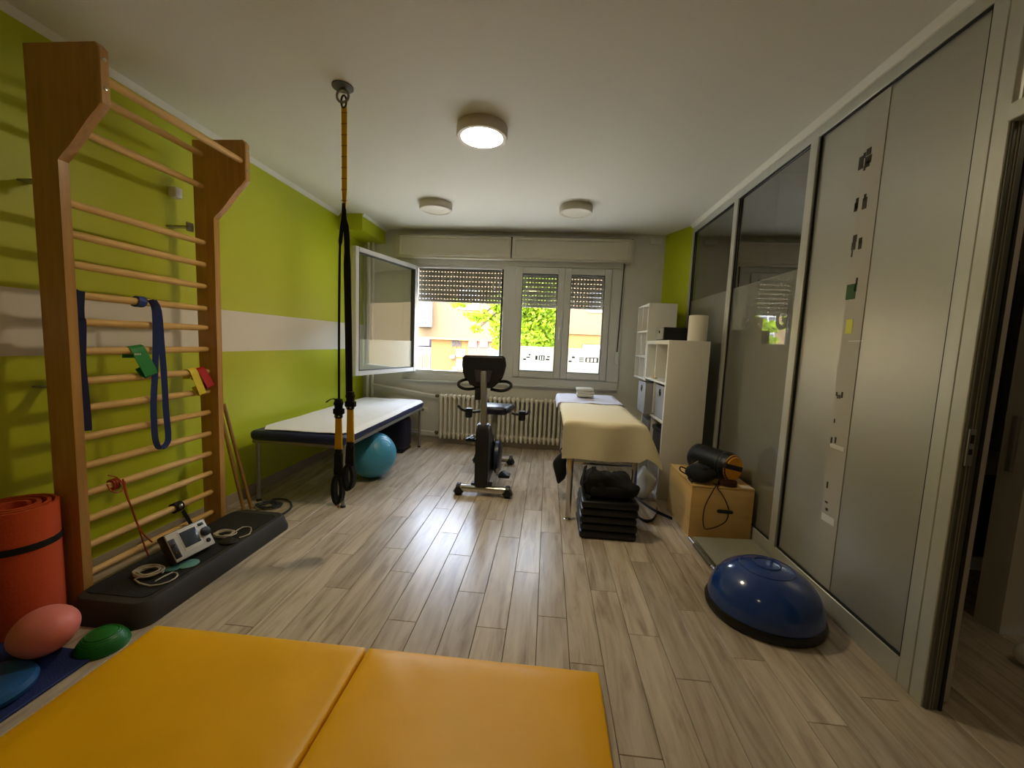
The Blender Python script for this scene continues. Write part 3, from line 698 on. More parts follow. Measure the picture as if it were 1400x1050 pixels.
for k in range(4): add_box(bm, (-2.0955, p.y-.012+k*.009, 1.150), (-2.0935, p.y-.007+k*.009, 1.158))
o2 = obj('print', bm, mat('band_print', (210, 225, 210), .6), o)
o = short_band('yellow mini band hanging next to the far upright', YELB, (266, 507), (276, 538), 1.036, .050, .01)
p = xr(268, 507, -2.07)
short_band('red mini band squeezed between the yellow band and the far upright', REDB, (278, 505), (287, 528), 1.036, .058, .01)
# orange tubing tied round a low rung
ORB = mat('orange_tubing', (176, 66, 24), .5)
bm = B(); p = xr(166, 654)
for k in range(3):
    add_tube(bm, [V((-2.125+.025*math.cos(t_), p.y-.02+.012*k+.006*math.sin(t_*.5), .507+.025*math.sin(t_))) for t_ in [2*PI*i/14 for i in range(14)]], .0045, 6, closed=True)
add_tube(bm, smooth_path([xr(*q) for q in ((148, 650), (160, 653), (170, 665), (163, 673), (152, 671), (146, 662))], 4), .003, 6)
add_tube(bm, smooth_path([xr(*q) for q in ((168, 655), (172, 675), (180, 695), (187, 715), (196, 730), (208, 741))], 4), .004, 6)
add_tube(bm, smooth_path([xr(*q) for q in ((170, 658), (174, 678), (184, 705), (190, 722), (196, 742), (203, 760))], 4), .004, 6)
obj('exercise_tubing', bm, ORB, label='thin orange exercise tubing tied to a low rung', cat='exercise tube')
# black strap with silver buckle
bs = thing('door_anchor_strap', 'short black strap with silver buckle on the second lowest rungs', 'strap', (-2.1, xr(250, 690).y, .17))
p = xr(250, 690); bm = B()
add_ribbon(bm, [V((-2.125+.027*math.cos(t_), p.y, .252+.027*math.sin(t_))) for t_ in [2*PI*i/14 for i in range(15)]], (0, 1, 0), .05, .005)
add_ribbon(bm, smooth_path([xr(*q) for q in ((250, 698), (256, 708), (263, 720), (266, 732))], 3), (0, 1, .4), .02, .005); obj('webbing', bm, BLACKF, bs)
bm = B(); add_ball(bm, (-2.093, p.y-.004, .262), .009, .014, .014, 2); obj('buckle', bm, CHROME, bs)

# ================================================================== STEP BOARD and what lies on it
STEPM = mat('charcoal_step_plastic', (56, 53, 48), .6); STEPT = mat('ribbed_black_step_top', (30, 30, 28), .75, bump=.5, bscale=140)
stp = thing('step_platform', 'long charcoal aerobic step along the foot of the wall bars', 'step', (-1.86, 2.03, 0))
bm = B(); 
def rr_poly(x0, x1, y0, y1, r, n=5):
    out = []
    for cx, cy, a0 in ((x1-r, y1-r, 0), (x0+r, y1-r, PI/2), (x0+r, y0+r, PI), (x1-r, y0+r, 1.5*PI)):
        for k in range(n+1): a_ = a0+PI/2*k/n; out.append((cx+r*math.cos(a_), cy+r*math.sin(a_)))
    return out
def loft(bm, rings):
    vr = [[bm.verts.new((x, y, z)) for x, y in poly] for poly, z in rings]
    n = len(vr[0])
    for a, b in zip(vr, vr[1:]):
        for k in range(n): bm.faces.new((a[k], a[(k+1) % n], b[(k+1) % n], b[k]))
    bm.faces.new(vr[0][::-1]); bm.faces.new(vr[-1])
loft(bm, [(rr_poly(-2.05, -1.665, 1.50, 2.55, .07), 0), (rr_poly(-2.05, -1.665, 1.50, 2.55, .07), .02), (rr_poly(-2.045, -1.68, 1.525, 2.53, .07), .085), (rr_poly(-2.035, -1.69, 1.535, 2.52, .065), .098), (rr_poly(-2.025, -1.70, 1.55, 2.50, .06), .1)])
obj('body', bm, STEPM, stp)
bm = B(); loft(bm, [(rr_poly(-2.03, -1.715, 1.575, 2.47, .04), .0985), (rr_poly(-2.03, -1.715, 1.575, 2.47, .04), .103)]); obj('ribbed_top', bm, STEPT, stp)
SZ = .104
# therapy device
bl, br = W('z', SZ+.026, 241, 771), W('z', SZ+.026, 295, 743)
ux = (br-bl).normalized(); uy = V((-ux.y, ux.x, 0)); up = (V((0, 0, 1))*.86+uy*.5).normalized(); un = ux.cross(up).normalized()
dw = (br-bl).length; dh = .155; dd = .05
DM = Matrix((ux, up, un)).transposed().to_4x4(); DM.translation = bl
dev = thing('therapy_device', 'white electrotherapy device with grey screen and black dials leaning on the step', 'medical device', (bl+br)/2)
def dpart(name, lo, hi, m, r=.003, parent=dev, cyl=None):
    bm = B()
    if cyl: add_lathe(bm, [(cyl, 0), (cyl, hi[2]-lo[2]-.003), (cyl*.8, hi[2]-lo[2]), (0, hi[2]-lo[2])], ((lo[0]+hi[0])/2, (lo[1]+hi[1])/2, lo[2]), 20)
    else: rbox(bm, lo, hi, r, 2)
    bm.transform(DM); return obj(name, bm, m, parent)
DW = mat('device_white', (206, 204, 200), .4); DG = mat('device_screen', (66, 74, 84), .12); DDK = mat('device_dark', (38, 34, 32), .4)
dpart('casing', (0, 0, -dd), (dw, dh, 0), DDK, .008)
fp = dpart('front_panel', (.004, .003, -.006), (dw-.002, dh-.003, .004), DW, .004)
dpart('screen_bezel', (.29*dw, .2*dh, .004), (.73*dw, .9*dh, .0065), mat('device_bezel', (224, 222, 216), .4), .002)
dpart('screen', (.31*dw, .32*dh, .0065), (.70*dw, .86*dh, .0078), DG, .001)
dpart('connector_bay', (.03*dw, .12*dh, .003), (.17*dw, .78*dh, .006), DDK, .002)
dpart('dial', (.78*dw, .38*dh, .004), (.96*dw, .72*dh, .022), BLACKP, cyl=.024)
dpart('button', (.81*dw, .16*dh, .004), (.91*dw, .30*dh, .012), BLACKP, cyl=.0115)
dpart('button', (.78*dw, .80*dh, .004), (.92*dw, .90*dh, .009), BLACKP)
for k in range(2): dpart('plug', (.06*dw, (.25+.25*k)*dh, .005), (.12*dw, (.38+.25*k)*dh, .016), CHROME, cyl=.007)
def cable_coil(name, label, c, r, loops, m, tail, seed, th=.0035, cat='cable', squash=.75):
    rnd = random.Random(seed); pts = []
    for i in range(loops*12):
        a_ = 2*PI*i/12; q = r*(1+.22*math.sin(i*.37+seed)+rnd.uniform(-.04, .04))
        pts.append(V((c.x+q*math.cos(a_), c.y+q*squash*math.sin(a_), c.z+th+.0022*(i/12)+rnd.uniform(0, th*2))))
    pts += tail
    bm = B(); add_tube(bm, smooth_path(pts, 2), th, 6); return obj(name, bm, m, label=label, cat=cat)
CBL = mat('white_cable', (196, 186, 166), .5)
zc = lambda px, py: W('z', SZ, px, py)
cable_coil('electrode_cable', 'tangled white cable bundle on the near end of the step', zc(204, 785)+V((0, 0, .003)), .055, 6, CBL, [zc(184, 795)+V((0, 0, .01)), zc(205, 802)+V((0, 0, .004)), zc(232, 796)+V((0, 0, .004)), zc(243, 788)+V((0, 0, .006)), zc(236, 784)+V((0, 0, .006)), zc(212, 797)+V((0, 0, .008))], 2)
cable_coil('electrode_cable', 'coiled white cable on the step beyond the device', zc(308, 733)+V((0, 0, .003)), .05, 5, CBL, [zc(322, 728)+V((0, 0, .006)), zc(332, 722)+V((0, 0, .006)), zc(343, 722)+V((0, 0, .004)), zc(341, 731)+V((0, 0, .004)), zc(327, 736)+V((0, 0, .004))], 5)
q = zc(313, 741); bm = B(); add_lathe(bm, [(0, 0), (.035, 0), (.04, .006), (.03, .014), (0, .016)], q, 20, sx=1.2); obj('electrode_disc', bm, BLACKP, label='flat black disc beside the coiled cable on the step', cat='electrode')
TEAL = mat('teal_pad', (104, 158, 150), .5)
q = zc(257, 772); 
for k, (dx, l) in enumerate(((0, 'teal oval electrode pad on top, in front of the device'), )):
    bm = B(); add_lathe(bm, [(0, 0), (.042, 0), (.046, .003), (.042, .006), (0, .007)], q+V((0, .004, 0)), 24, sx=1.0, sy=1.0); obj('electrode_pad', bm, TEAL, label=l, cat='electrode')
q = zc(242, 776); bm = B(); add_lathe(bm, [(0, 0), (.03, 0), (.033, .003), (.03, .006), (0, .007)], q+V((-.012, -.012, 0)), 24); obj('electrode_pad', bm, mat('teal_pad_dark', (74, 124, 120), .5), label='darker teal pad half under the cable in front of the device', cat='electrode')

# ================================================================== LEFT FRONT CORNER: mats and balls
OR = mat('orange_foam', (214, 84, 40), .7, bump=.15, bscale=90)
rm = thing('rolled_mat', 'orange exercise mat rolled up and standing beside the wall bars', 'mat', (-2.185, 1.47, 0))
bm = B(); pts = []
for i in range(60):
    a_ = 2*PI*3.6*i/59; r_ = .045+.082*min(1, i/45); pts.append(V((-2.185+r_*math.cos(a_+1.1), 1.47+r_*math.sin(a_+1.1), .27)))
add_ribbon(bm, pts, (0, 0, 1), .53, .013); obj('foam', bm, OR, rm, ang=50)
bm = B(); add_lathe(bm, [(.1338, .0), (.1358, .0), (.1358, .028), (.1338, .028), (.1338, 0)], (-2.185, 1.47, .365), 40); bm.transform(Matrix.Translation((0, 0, 0))); 
obj('strap', bm, BLACKF, rm)
bmx = W('z', 0, 108, 908); BMAT = mat('dark_blue_foam', (30, 44, 100), .8, bump=.3, bscale=160)
bm = B(); rbox(bm, (LX+.03, -.2, 0), (-1.70, 1.375, .012), .004, 1); obj('exercise_mat', bm, BMAT, label='thin dark blue exercise mat on the floor in the left corner', cat='mat')
bm = B(); R3 = Euler((.25, -.35, -.5)).to_matrix(); c = W('z', .095, 62, 868); c.z = .12
vs = add_ball(bm, c, .150, .098, .088, 4, R3)
for v in vs:                                    # puckered valve
    d = (v.co-(c+V((.055, -.05, .075)))).length
    if d < .045: v.co -= (v.co-c)*.10*(1-d/.045)**2
bm.normal_update(); lump(bm, vs, .006, 9, 3)
mn = min(v.co.z for v in bm.verts)
for v in bm.verts: v.co.z += .0125-mn
pk = obj('soft_ball', bm, mat('pink_rubber', (238, 134, 124), .5, var=.06, scale=8), label='soft pink half-deflated ball on the dark blue mat', cat='ball')
gq = V((-1.735, 1.41, 0)); GRN = mat('green_rubber', (22, 112, 34), .4)
hb = thing('balance_pod', 'green ribbed half-ball balance pod beside the pink ball', 'balance pod', gq)
bm = B(); add_lathe(bm, [(.082, 0), (.084, .01), (.078, .03), (.064, .050), (.040, .064), (0, .070)], gq, 36); obj('dome', bm, GRN, hb)
for k in range(9):
    bm = B(); h_ = .008+k*.0064; r_ = .083*math.sqrt(max(0, 1-(h_/.0735)**2))+.001
    add_tube(bm, [gq+V((r_*math.cos(2*PI*i/36), r_*math.sin(2*PI*i/36), h_)) for i in range(36)], .0022, 5, closed=True); obj('rib', bm, GRN, hb)
bq = V((-1.86, 1.135, .0125)); bm = B(); add_lathe(bm, [(.10, 0), (.125, .008), (.13, .025), (.12, .042), (.09, .05), (0, .05)], bq, 40)
bd = obj('balance_cushion', bm, mat('blue_rubber', (36, 92, 150), .3), label='round blue air cushion on the dark blue mat at the picture edge', cat='balance cushion')
# yellow folding mat
ym = thing('folding_mat', 'yellow two-panel folding gym mat in the foreground', 'gym mat', (-.66, .85, 0))
for x0, x1 in ((-1.585, -.668), (-.660, .255)):
    bm = B(); lo, hi = (x0, -.35, .002), (x1, 1.495, .05)
    nx, ny = 24, 40; grid = []
    rbox(bm, lo, hi, .009, 2)
    bmesh.ops.subdivide_edges(bm, edges=[e for e in bm.edges if e.calc_length() > .5], cuts=40, use_grid_fill=True)
    for v in bm.verts:
        if v.co.z > .03:
            ex = min(v.co.x-x0, x1-v.co.x); ey = 1.495-v.co.y; k = min(1, max(0, min(ex, ey))/.08)
            v.co.z += k*(.006+.009*noise.noise(V((v.co.x*3.1, v.co.y*2.3, x0)))+.008*abs(noise.noise(V((v.co.x*5+v.co.y*3, v.co.y*6+x0*3, 2)))))
    obj('panel', bm, YELLOW, ym, ang=60)
obj('seam', boxes(((-.668, -.35, .006), (-.660, 1.47, .03))), mat('seam_brown', (128, 74, 8), .7), ym)

# sticks and hose by the wall bars
STK = mat('worn_wood_stick', (150, 112, 52), .6, var=.15, scale=10)
for a, b, l in (((334, 702), (302, 566), 'nearer of two wooden sticks leaning behind the wall bars'), ((344, 698), (306, 552), 'farther of two wooden sticks leaning behind the wall bars')):
    p0 = W('z', .0, *a); p1 = W('x', -2.295, *b); p0.z = .013
    bm = B(); add_tube(bm, [p0, p0+(p1-p0)*1.0], .0125, 10); obj('wooden_stick', bm, STK, label=l, cat='stick')
HOSE = mat('dark_hose', (52, 58, 62), .5)
c = W('z', 0, 368, 693)
cable_coil('hose_coil', 'coiled dark hose on the floor at the foot of the sticks', c, .075, 3, HOSE, [W('z', .01, 372, 683), W('z', .01, 392, 683), W('z', .01, 399, 692), W('z', .01, 388, 702), W('z', .01, 372, 705), W('z', .01, 350, 698)], 9, th=.007, cat='hose')

# ================================================================== EXAM COUCH (left)
cz = thing('exam_couch', 'navy exam couch on steel legs along the lime wall', 'couch', (-1.82, 3.83, 0))
bm = B(); rbox(bm, (-2.20, 2.85, .485), (-1.455, 4.80, .56), .03, 3)
obj('pad', bm, NAVY, cz)
for x in (-2.165, -1.49):
    for y in (2.90, 4.75):
        bm = B(); add_tube(bm, [(x, y, 0), (x, y, .475)], .0155, 10); lg = obj('leg', bm, STEEL, cz)
        bm = B(); add_lathe(bm, [(.02, 0), (.02, .015), (.0155, .018)], (x, y, 0), 10); obj('foot_cap', bm, BLACKP, lg)
for nm, lo, hi in (('frame_rail', (-1.505, 2.87, .46), (-1.462, 4.79, .487)), ('frame_rail', (-2.19, 2.87, .46), (-2.15, 4.79, .487)), ('cross_rail', (-2.15, 2.87, .46), (-1.505, 2.90, .485)), ('cross_rail', (-2.15, 4.76, .46), (-1.505, 4.79, .485)), ('stretcher', (-2.165, 4.74, .165), (-1.49, 4.76, .185))):
    obj(nm, boxes((lo, hi), r=.004), STEEL, cz)
def sheet(name, label, m, x0, x1, y0, y1, z, fn, nx=24, ny=60, cat='sheet', th=.004):
    bm = B(); vs = [[bm.verts.new(fn(i/nx, j/ny)) for i in range(nx+1)] for j in range(ny+1)]
    for j in range(ny):
        for i in range(nx): bm.faces.new((vs[j][i], vs[j][i+1], vs[j+1][i+1], vs[j+1][i]))
    bmesh.ops.recalc_face_normals(bm, faces=bm.faces[:])
    if bm.faces[len(bm.faces)//2].normal.z < 0: bmesh.ops.reverse_faces(bm, faces=bm.faces[:])
    bmesh.ops.solidify(bm, geom=bm.faces[:], thickness=th)
    return obj(name, bm, m, label=label, cat=cat, ang=70)
PAPER = mat('white_cotton', (232, 230, 226), .8, bump=.12, bscale=40)
def couch_fn(u, v):
    x = -2.165+.715*u; y = 2.88+1.93*v
    z = .571
    if v < .06:                                   # rounded near corners
        k = 1-v/.06; x = x+(.07*k if u < .5 else -.05*k)*abs(2*u-1)
    ex = x-(-1.475)
    if ex > 0: z -= ex*1.0
    if v > .97: z -= (v-.97)*1.2
    z += .006*noise.noise(V((x*5, y*2.2, 0)))+.004*abs(noise.noise(V((x*9, y*6, 4))))
    return V((x, y, z))
sheet('couch_sheet', 'white sheet with creases spread over the navy exam couch', PAPER, 0, 0, 0, 0, 0, couch_fn)
# gym ball and dark bag under the couch
bm = B(); c = V((-1.565, 3.60, .213)); add_ball(bm, c, .21, sub=4)
gb = obj('gym_ball', bm, mat('teal_ball', (72, 156, 190), .38, var=.04, scale=4), label='teal inflatable gym ball half under the exam couch', cat='ball')
for k in range(5):
    a_ = .25+.16*k
    ax = V((.75, -.35, .55)).normalized(); x_, y_ = frame_of(ax); r_ = .2105*math.sin(a_); h_ = .2105*math.cos(a_); bm = B()
    add_tube(bm, [c+ax*h_+(x_*math.cos(2*PI*i/40)+y_*math.sin(2*PI*i/40))*r_ for i in range(40)], .0017, 5, closed=True); obj('ridge', bm, MATS['teal_ball'], gb)
bg_ = thing('sports_bag', 'dark purple-black bag on the floor under the far end of the couch', 'bag', (-1.74, 4.62, 0))
bm = B(); vs = rbox(bm, (-1.95, 4.42, .02), (-1.565, 4.72, .40), .07, 4); bm.normal_update(); lump(bm, bm.verts[:], .02, 6); obj('body', bm, mat('dark_purple_nylon', (30, 26, 48), .6), bg_)
obj('base', boxes(((-1.94, 4.43, 0), (-1.575, 4.71, .03)), r=.01), BLACKP, bg_)

# ================================================================== SUSPENSION TRAINER
TY = 2.23
anc = thing('ceiling_anchor', 'steel ceiling anchor plate with ring near the wall bars', 'anchor', (-1.15, TY, 2.52))
bm = B(); add_lathe(bm, [(.055, .0), (.055, -.006), (.02, -.010), (0, -.010)], (-1.15, TY, H), 20); obj('plate', bm, mat('dark_steel', (92, 88, 82), .4, metal=.6), anc)
bm = B(); add_tube(bm, [(-1.15+.032*math.cos(t_), TY, 2.553+.032*math.sin(t_)) for t_ in [2*PI*k/20 for k in range(20)]], .007, 8, closed=True); obj('ring', bm, STEEL, anc)
trx = thing('suspension_trainer', 'black and yellow suspension trainer hanging from the ceiling anchor', 'suspension trainer', (-1.14, TY, .30))
T = lambda px, py, dy=0: W('y', TY+dy, px, py)
bm = B(); cx, cz_ = T(470, 139).x, T(470, 139).z
add_tube(bm, [(cx+.014*math.cos(t_)*1, TY, cz_+.032*math.sin(t_)) for t_ in [2*PI*k/16 for k in range(16)]], .005, 6, closed=True); obj('carabiner', bm, BLACKP, trx)
bm = B(); add_ribbon(bm, [T(470.5, 146), T(471, 200), T(471, 260), T(471, 292)], (1, 0, 0), [.030, .030, .028, .012], .004); ys_ = obj('anchor_strap', bm, YSTRAP, trx)
for k in range(9):
    z = T(471, 155+k*15).z; bm = B(); add_box(bm, (T(471, 155).x-.016, TY-.004, z), (T(471, 155).x+.016, TY-.002, z+.004)); obj('stitch_loop', bm, mat('yellow_webbing_dark', (160, 118, 14), .7), ys_)
bm = B(); add_ribbon(bm, smooth_path([T(469.5, 278), T(468.5, 300), T(466, 325), T(464.5, 350), T(463.5, 450), T(463.5, 548)], 3), (1, .3, 0), [.014]*4+[.02]*4+[.012]*8, .005); obj('strap', bm, BLACKF, trx)
bm = B(); add_ribbon(bm, smooth_path([T(470.5, 278), T(472, 300), T(474.5, 330), T(475, 380), T(476.5, 460), T(477.5, 540)], 3), (1, .15, 0), [.016]*4+[.03]*4+[.037]*8, .006); obj('strap', bm, BLACKF, trx)
def handle(x0, ybuck, ysl0, ysl1, yb, dx, nm):
    bm = B(); a = T(x0, ybuck)
    vs = rbox(bm, (a.x-.021, TY-.014, T(x0, ysl0).z), (a.x+.021, TY+.014, a.z), .008, 2); rbox(bm, (a.x-.028, TY-.018, a.z-.09), (a.x+.03, TY+.018, a.z-.055), .008, 2); rbox(bm, (a.x-.025, TY-.016, a.z-.04), (a.x+.024, TY+.016, a.z-.015), .008, 2); bk = obj('buckle', bm, BLACKF, trx)
    bm = B()
    for s in (-1, 1): add_lathe(bm, [(.006, 0), (.006, .004), (0, .005)], (a.x+s*.011, TY-.016, T(x0, ysl0).z+.014), 10, V((0, -1, 0)))
    obj('rivets', bm, CHROME, bk)
    bm = B(); add_ribbon(bm, [T(x0, ysl0), T(x0, (ysl0+ysl1)/2), T(x0, ysl1)], (1, 0, 0), [.034, .038, .042], .012); obj('sleeve', bm, YSTRAP, trx)
    c0_, c1_ = T(x0, ysl1), T(x0+dx, yb)
    bm = B(); L_ = c0_.z-c1_.z
    # grip above and foot loop below
    add_tube(bm, [c0_, c0_-V((0, 0, L_*.12))], .02, 10)
    loop = []
    for k in range(25):
        t_ = 2*PI*k/24; w_ = .022; h_ = L_*.26
        loop.append(V((c1_.x+w_*math.sin(t_), TY+.006*math.sin(t_), c1_.z+h_-h_*math.cos(t_))))
    add_ribbon(bm, loop, (0, 1, 0), .045, .018)
    add_ribbon(bm, smooth_path([c0_-V((0, 0, L_*.08)), (c0_*.55+c1_*.45)-V((0, 0, 0)), c1_+V((0, 0, L_*.52))], 4), (1, 0, 0), [.046]*3+[.05]*3+[.044]*3, .016)
    ft = obj('foot_cradle', bm, BLACKF, trx)
    return c1_
c1_ = handle(463, 545, 572, 614, 687, -.5, 'l')
bm = B(); add_tube(bm, [c1_+V((0, 0, .004)), c1_+V((0, 0, -.03))], .007, 8); obj('strap_end', bm, mat('tan_end', (150, 120, 90), .6), trx)
handle(479, 535, 560, 604, 668, -1.5, 'r')
bm = B(); add_ribbon(bm, smooth_path([T(461, 548), T(456, 545), T(450, 547), T(446.5, 550)], 3), (0, 1, 0), .02, .004); obj('strap_tail', bm, mat('lime_black_webbing', (70, 84, 20), .7), trx)

# ================================================================== EXERCISE BIKE
GREYM = mat('bike_silver', (142, 138, 130), .35, metal=.5)
bk = thing('exercise_bike', 'black and silver exercise bike facing the viewer in front of the radiator', 'exercise bike', (-.49, 3.8, 0))
def foot(y, x0, x1):
    bm = B(); add_tube(bm, [(x0+.03, y, .055), (x1-.03, y, .055)], .031, 16); f = obj('stabiliser', bm, CHROME if y < 3.5 else GREYM, bk)
    for a, b in ((x0, x0+.055), (x1-.055, x1)):
        bm = B(); add_tube(bm, [(a, y, .055), (a+.008, y, .05), (b-.008, y, .05), (b, y, .055)], [.036, .05, .05, .036], 16); obj('end_cap', bm, BLACKP, f)
foot(3.34, -.725, -.255); foot(4.28, -.74, -.315)
# front cowl
bm = B()
pr = [(3.315, .07), (3.30, .12), (3.30, .55), (3.33, .605), (3.40, .615), (3.50, .50), (3.62, .42), (3.80, .38), (3.92, .30), (3.90, .16), (3.74, .10)]
add_prism(bm, pr, 'x', -.562, -.452)
bmesh.ops.bevel(bm, geom=bm.edges[:], offset=.012, segments=2, affect='EDGES'); obj('main_body', bm, mat('bike_black', (24, 24, 25), .45), bk)
bm = B(); rbox(bm, (-.60, 3.35, .055), (-.42, 3.42, .10), .01); obj('bracket', bm, BLACKP, bk)
# spine to the rear
bm = B(); add_tube(bm, [(-.50, 3.75, .17), (-.50, 4.28, .075)], .036, 12); obj('spine', bm, GREYM, bk)
# flywheel cover
bm = B(); add_lathe(bm, [(0, -.03), (.12, -.03), (.15, -.015), (.15, .015), (.12, .03), (0, .03)], (-.413, 3.66, .255), 32, V((1, 0, 0))); obj('flywheel_cover', bm, mat('bike_navy', (36, 44, 66), .35), bk)
bm = B(); add_tube(bm, [(-.45, 3.62, .46), (-.432, 3.64, .25)], .008, 8); obj('trim_rod', bm, CHROME, bk)
# cranks and pedals
for s, ang_ in ((-1, 1.9), (1, 1.9+PI)):
    x = -.508+s*.088; c = V((x, 3.62, .265)); e = c+V((s*.012, .15*math.cos(ang_), .15*math.sin(ang_)))
    if s == -1: e = V((x-.012, 3.72, .385))
    else: e = V((x+.03, 3.50, .135))
    bm = B(); add_tube(bm, [c, e], .012, 8); cr = obj('crank', bm, GREYM, bk)
    bm = B(); rbox(bm, (e.x+(-.11 if s < 0 else .01), e.y-.045, e.z-.014), (e.x+(-.01 if s < 0 else .11), e.y+.045, e.z+.014), .008)
    add_ribbon(bm, [(e.x+s*.02, e.y+.04, e.z+.012), (e.x+s*.05, e.y, e.z+.04), (e.x+s*.09, e.y-.04, e.z+.012)], (0, 1, 0), .03, .004); obj('pedal', bm, BLACKP, cr)
# column and console
bm = B(); vs = rbox(bm, (-.528, 3.335, .56), (-.478, 3.385, 1.05), .012, 2)
for v in vs: v.co.y += (v.co.z-.56)*.08; v.co.x += (v.co.z-.56)*-.05
obj('column', bm, GREYM, bk)
con = B()
pr = [(-.705, 1.03), (-.69, .985), (-.63, .94), (-.60, .905), (-.455, .905), (-.42, .935), (-.375, .985), (-.36, 1.03), (-.345, 1.10), (-.355, 1.165), (-.375, 1.18), (-.695, 1.172), (-.712, 1.155), (-.715, 1.09)]
add_prism(con, pr, 'y', 3.395, 3.475); bmesh.ops.bevel(con, geom=[e for e in con.edges if abs(e.verts[0].co.y-e.verts[1].co.y) < .01], offset=.016, segments=3, affect='EDGES')
cn = obj('console', con, mat('console_black', (20, 20, 23), .5), bk)
bm = B(); add_prism(bm, [(-.605, 1.055), (-.455, 1.055), (-.475, .955), (-.585, .955)], 'y', 3.385, 3.40); obj('console_mount', bm, mat('console_grey', (52, 50, 52), .5), cn)
for s in (-1, 1):
    x0 = -.53+s*.06
    bm = B(); add_tube(bm, smooth_path([(x0, 3.44, .895), (x0+s*.09, 3.44, .885), (x0+s*.155, 3.46, .905), (x0+s*.165, 3.52, .935), (x0+s*.12, 3.56, .955), (x0+s*.05, 3.52, .955)], 5), .013, 10); obj('handlebar', bm, BLACKF, bk)
bm = B(); rbox(bm, (-.60, 3.40, .80), (-.545, 3.44, .905), .012); obj('tension_knob', bm, BLACKP, bk)
# seat on its post
bm = B(); add_tube(bm, [(-.50, 3.98, .16), (-.50, 4.08, .58)], .026, 12); obj('seat_post', bm, GREYM, bk)
bm = B(); vs = rbox(bm, (-.68, 3.96, .575), (-.32, 4.26, .655), .035, 3)
for v in vs:
    v.co.x = -.5+(v.co.x+.5)*(.55+.45*min(1, (v.co.y-3.93)/.2))
    v.co.z += .012*((v.co.x+.5)/.18)**2
obj('seat', bm, mat('seat_vinyl', (26, 28, 40), .35), bk)
for s in (-1, 1):
    x0 = -.50+s*.16
    bm = B(); add_tube(bm, smooth_path([(x0, 4.12, .585), (x0+s*.10, 4.10, .575), (x0+s*.17, 4.02, .61), (x0+s*.185, 3.93, .655)], 5), .013, 10); sg_ = obj('seat_handle', bm, BLACKP, bk)
    bm = B(); rbox(bm, (x0+s*.11-.035, 4.05, .52), (x0+s*.11+.035, 4.11, .62), .015); obj('adjuster', bm, BLACKP, sg_)

# ================================================================== MASSAGE TABLE (right) with covers and towels
mt = thing('massage_table', 'narrow treatment table on chrome legs on the right of the bike', 'treatment table', (.43, 3.75, 0))
bm = B(); rbox(bm, (.165, 2.97, .67), (.675, 4.68, .74), .025, 3); obj('pad', bm, mat('pad_cream', (206, 196, 170), .5), mt)
for x in (.205, .665):
    for y in (2.99, 4.60):
        bm = B(); rbox(bm, (x-.021, y-.014, .004), (x+.021, y+.014, .66), .004, 2); lg = obj('leg', bm, CHROME, mt)
        bm = B(); add_lathe(bm, [(.030, 0), (.030, .008), (.020, .014)], (x, y, 0), 12); obj('foot', bm, CHROME, lg)
for nm, lo, hi in (('frame_rail', (.19, 2.98, .64), (.215, 4.62, .67)), ('frame_rail', (.655, 2.98, .64), (.68, 4.62, .67)), ('cross_bar', (.205, 2.98, .43), (.665, 3.0, .45)), ('cross_bar', (.205, 4.59, .43), (.665, 4.61, .45)), ('side_bar', (.197, 2.99, .43), (.213, 4.6, .447))):
    obj(nm, boxes((lo, hi), r=.003), CHROME, mt)
CREAM = mat('cream_cotton', (238, 226, 190), .85, bump=.1, bscale=60); LAV = mat('pale_lilac_cotton', (222, 222, 238), .8, bump=.1, bscale=50)
def drape(x0, x1, y0, z, hl, hr, hn, L_, seed):
    w = x1-x0
    def fn(u, v):
        s = -hl+(w+hl+hr)*u; t_ = -hn+(L_+hn)*v
        dl = max(0, -s); dr = max(0, s-w); dn = max(0, -t_)
        x = x0+min(max(s, 0), w); y = y0+max(t_, 0)
        dz = 0
        if dl: x -= .25*dl; dz = max(dz, dl*.96)
        if dr: x += .03+.34*dr+.02*math.sin(y*9+seed)*dr*4; dz = max(dz, dr*.92)
        if dn: y -= .012+.10*dn+.012*math.sin(x*16+seed); dz = max(dz, dn*.99)
        if dr and dn: x += .10*min(dr, dn); dz = math.hypot(dr, dn)*.86
        # rounded fold
        e = .02
        r_ = 0
        if not (dl or dr or dn):
            k = min(s+e*0, w-s, t_ if hn else 9)
            if k < e: r_ = (e-k)**2/(2*e)*.6
        z_ = z-dz-r_+.004*noise.noise(V((x*6, y*3, seed)))
        return V((x, y, z_))
    return fn
sheet('table_cover', 'cream cloth draped over the near end of the treatment table', CREAM, 0, 0, 0, 0, 0, drape(.145, .69, 2.955, .750, .04, .24, .27, .98, 1), nx=40, ny=60, cat='cloth')
def far_fn(u, v):
    base = drape(.12, .70, 3.90, .752, .06, .10, 0, .82, 5)(u, v)
    x, y, z = base
    bul = math.exp(-((y-4.35)/.22)**2)*math.exp(-((x-.42)/.26)**2)
    z += .012*bul+.006*noise.noise(V((x*8, y*8, 3)))
    if v > .9: 
        k = (v-.9)/.1; z -= .05*k*k; x = .41+(x-.41)*(1-.18*k*k)
    if v < .04: z += .004
    return V((x, y, z))
sheet('table_cover', 'pale lilac sheet over the window end of the treatment table', LAV, 0, 0, 0, 0, 0, far_fn, nx=30, ny=30, cat='cloth')
TW = mat('grey_white_towel', (206, 204, 192), .95, bump=.5, bscale=120)
z0 = .775
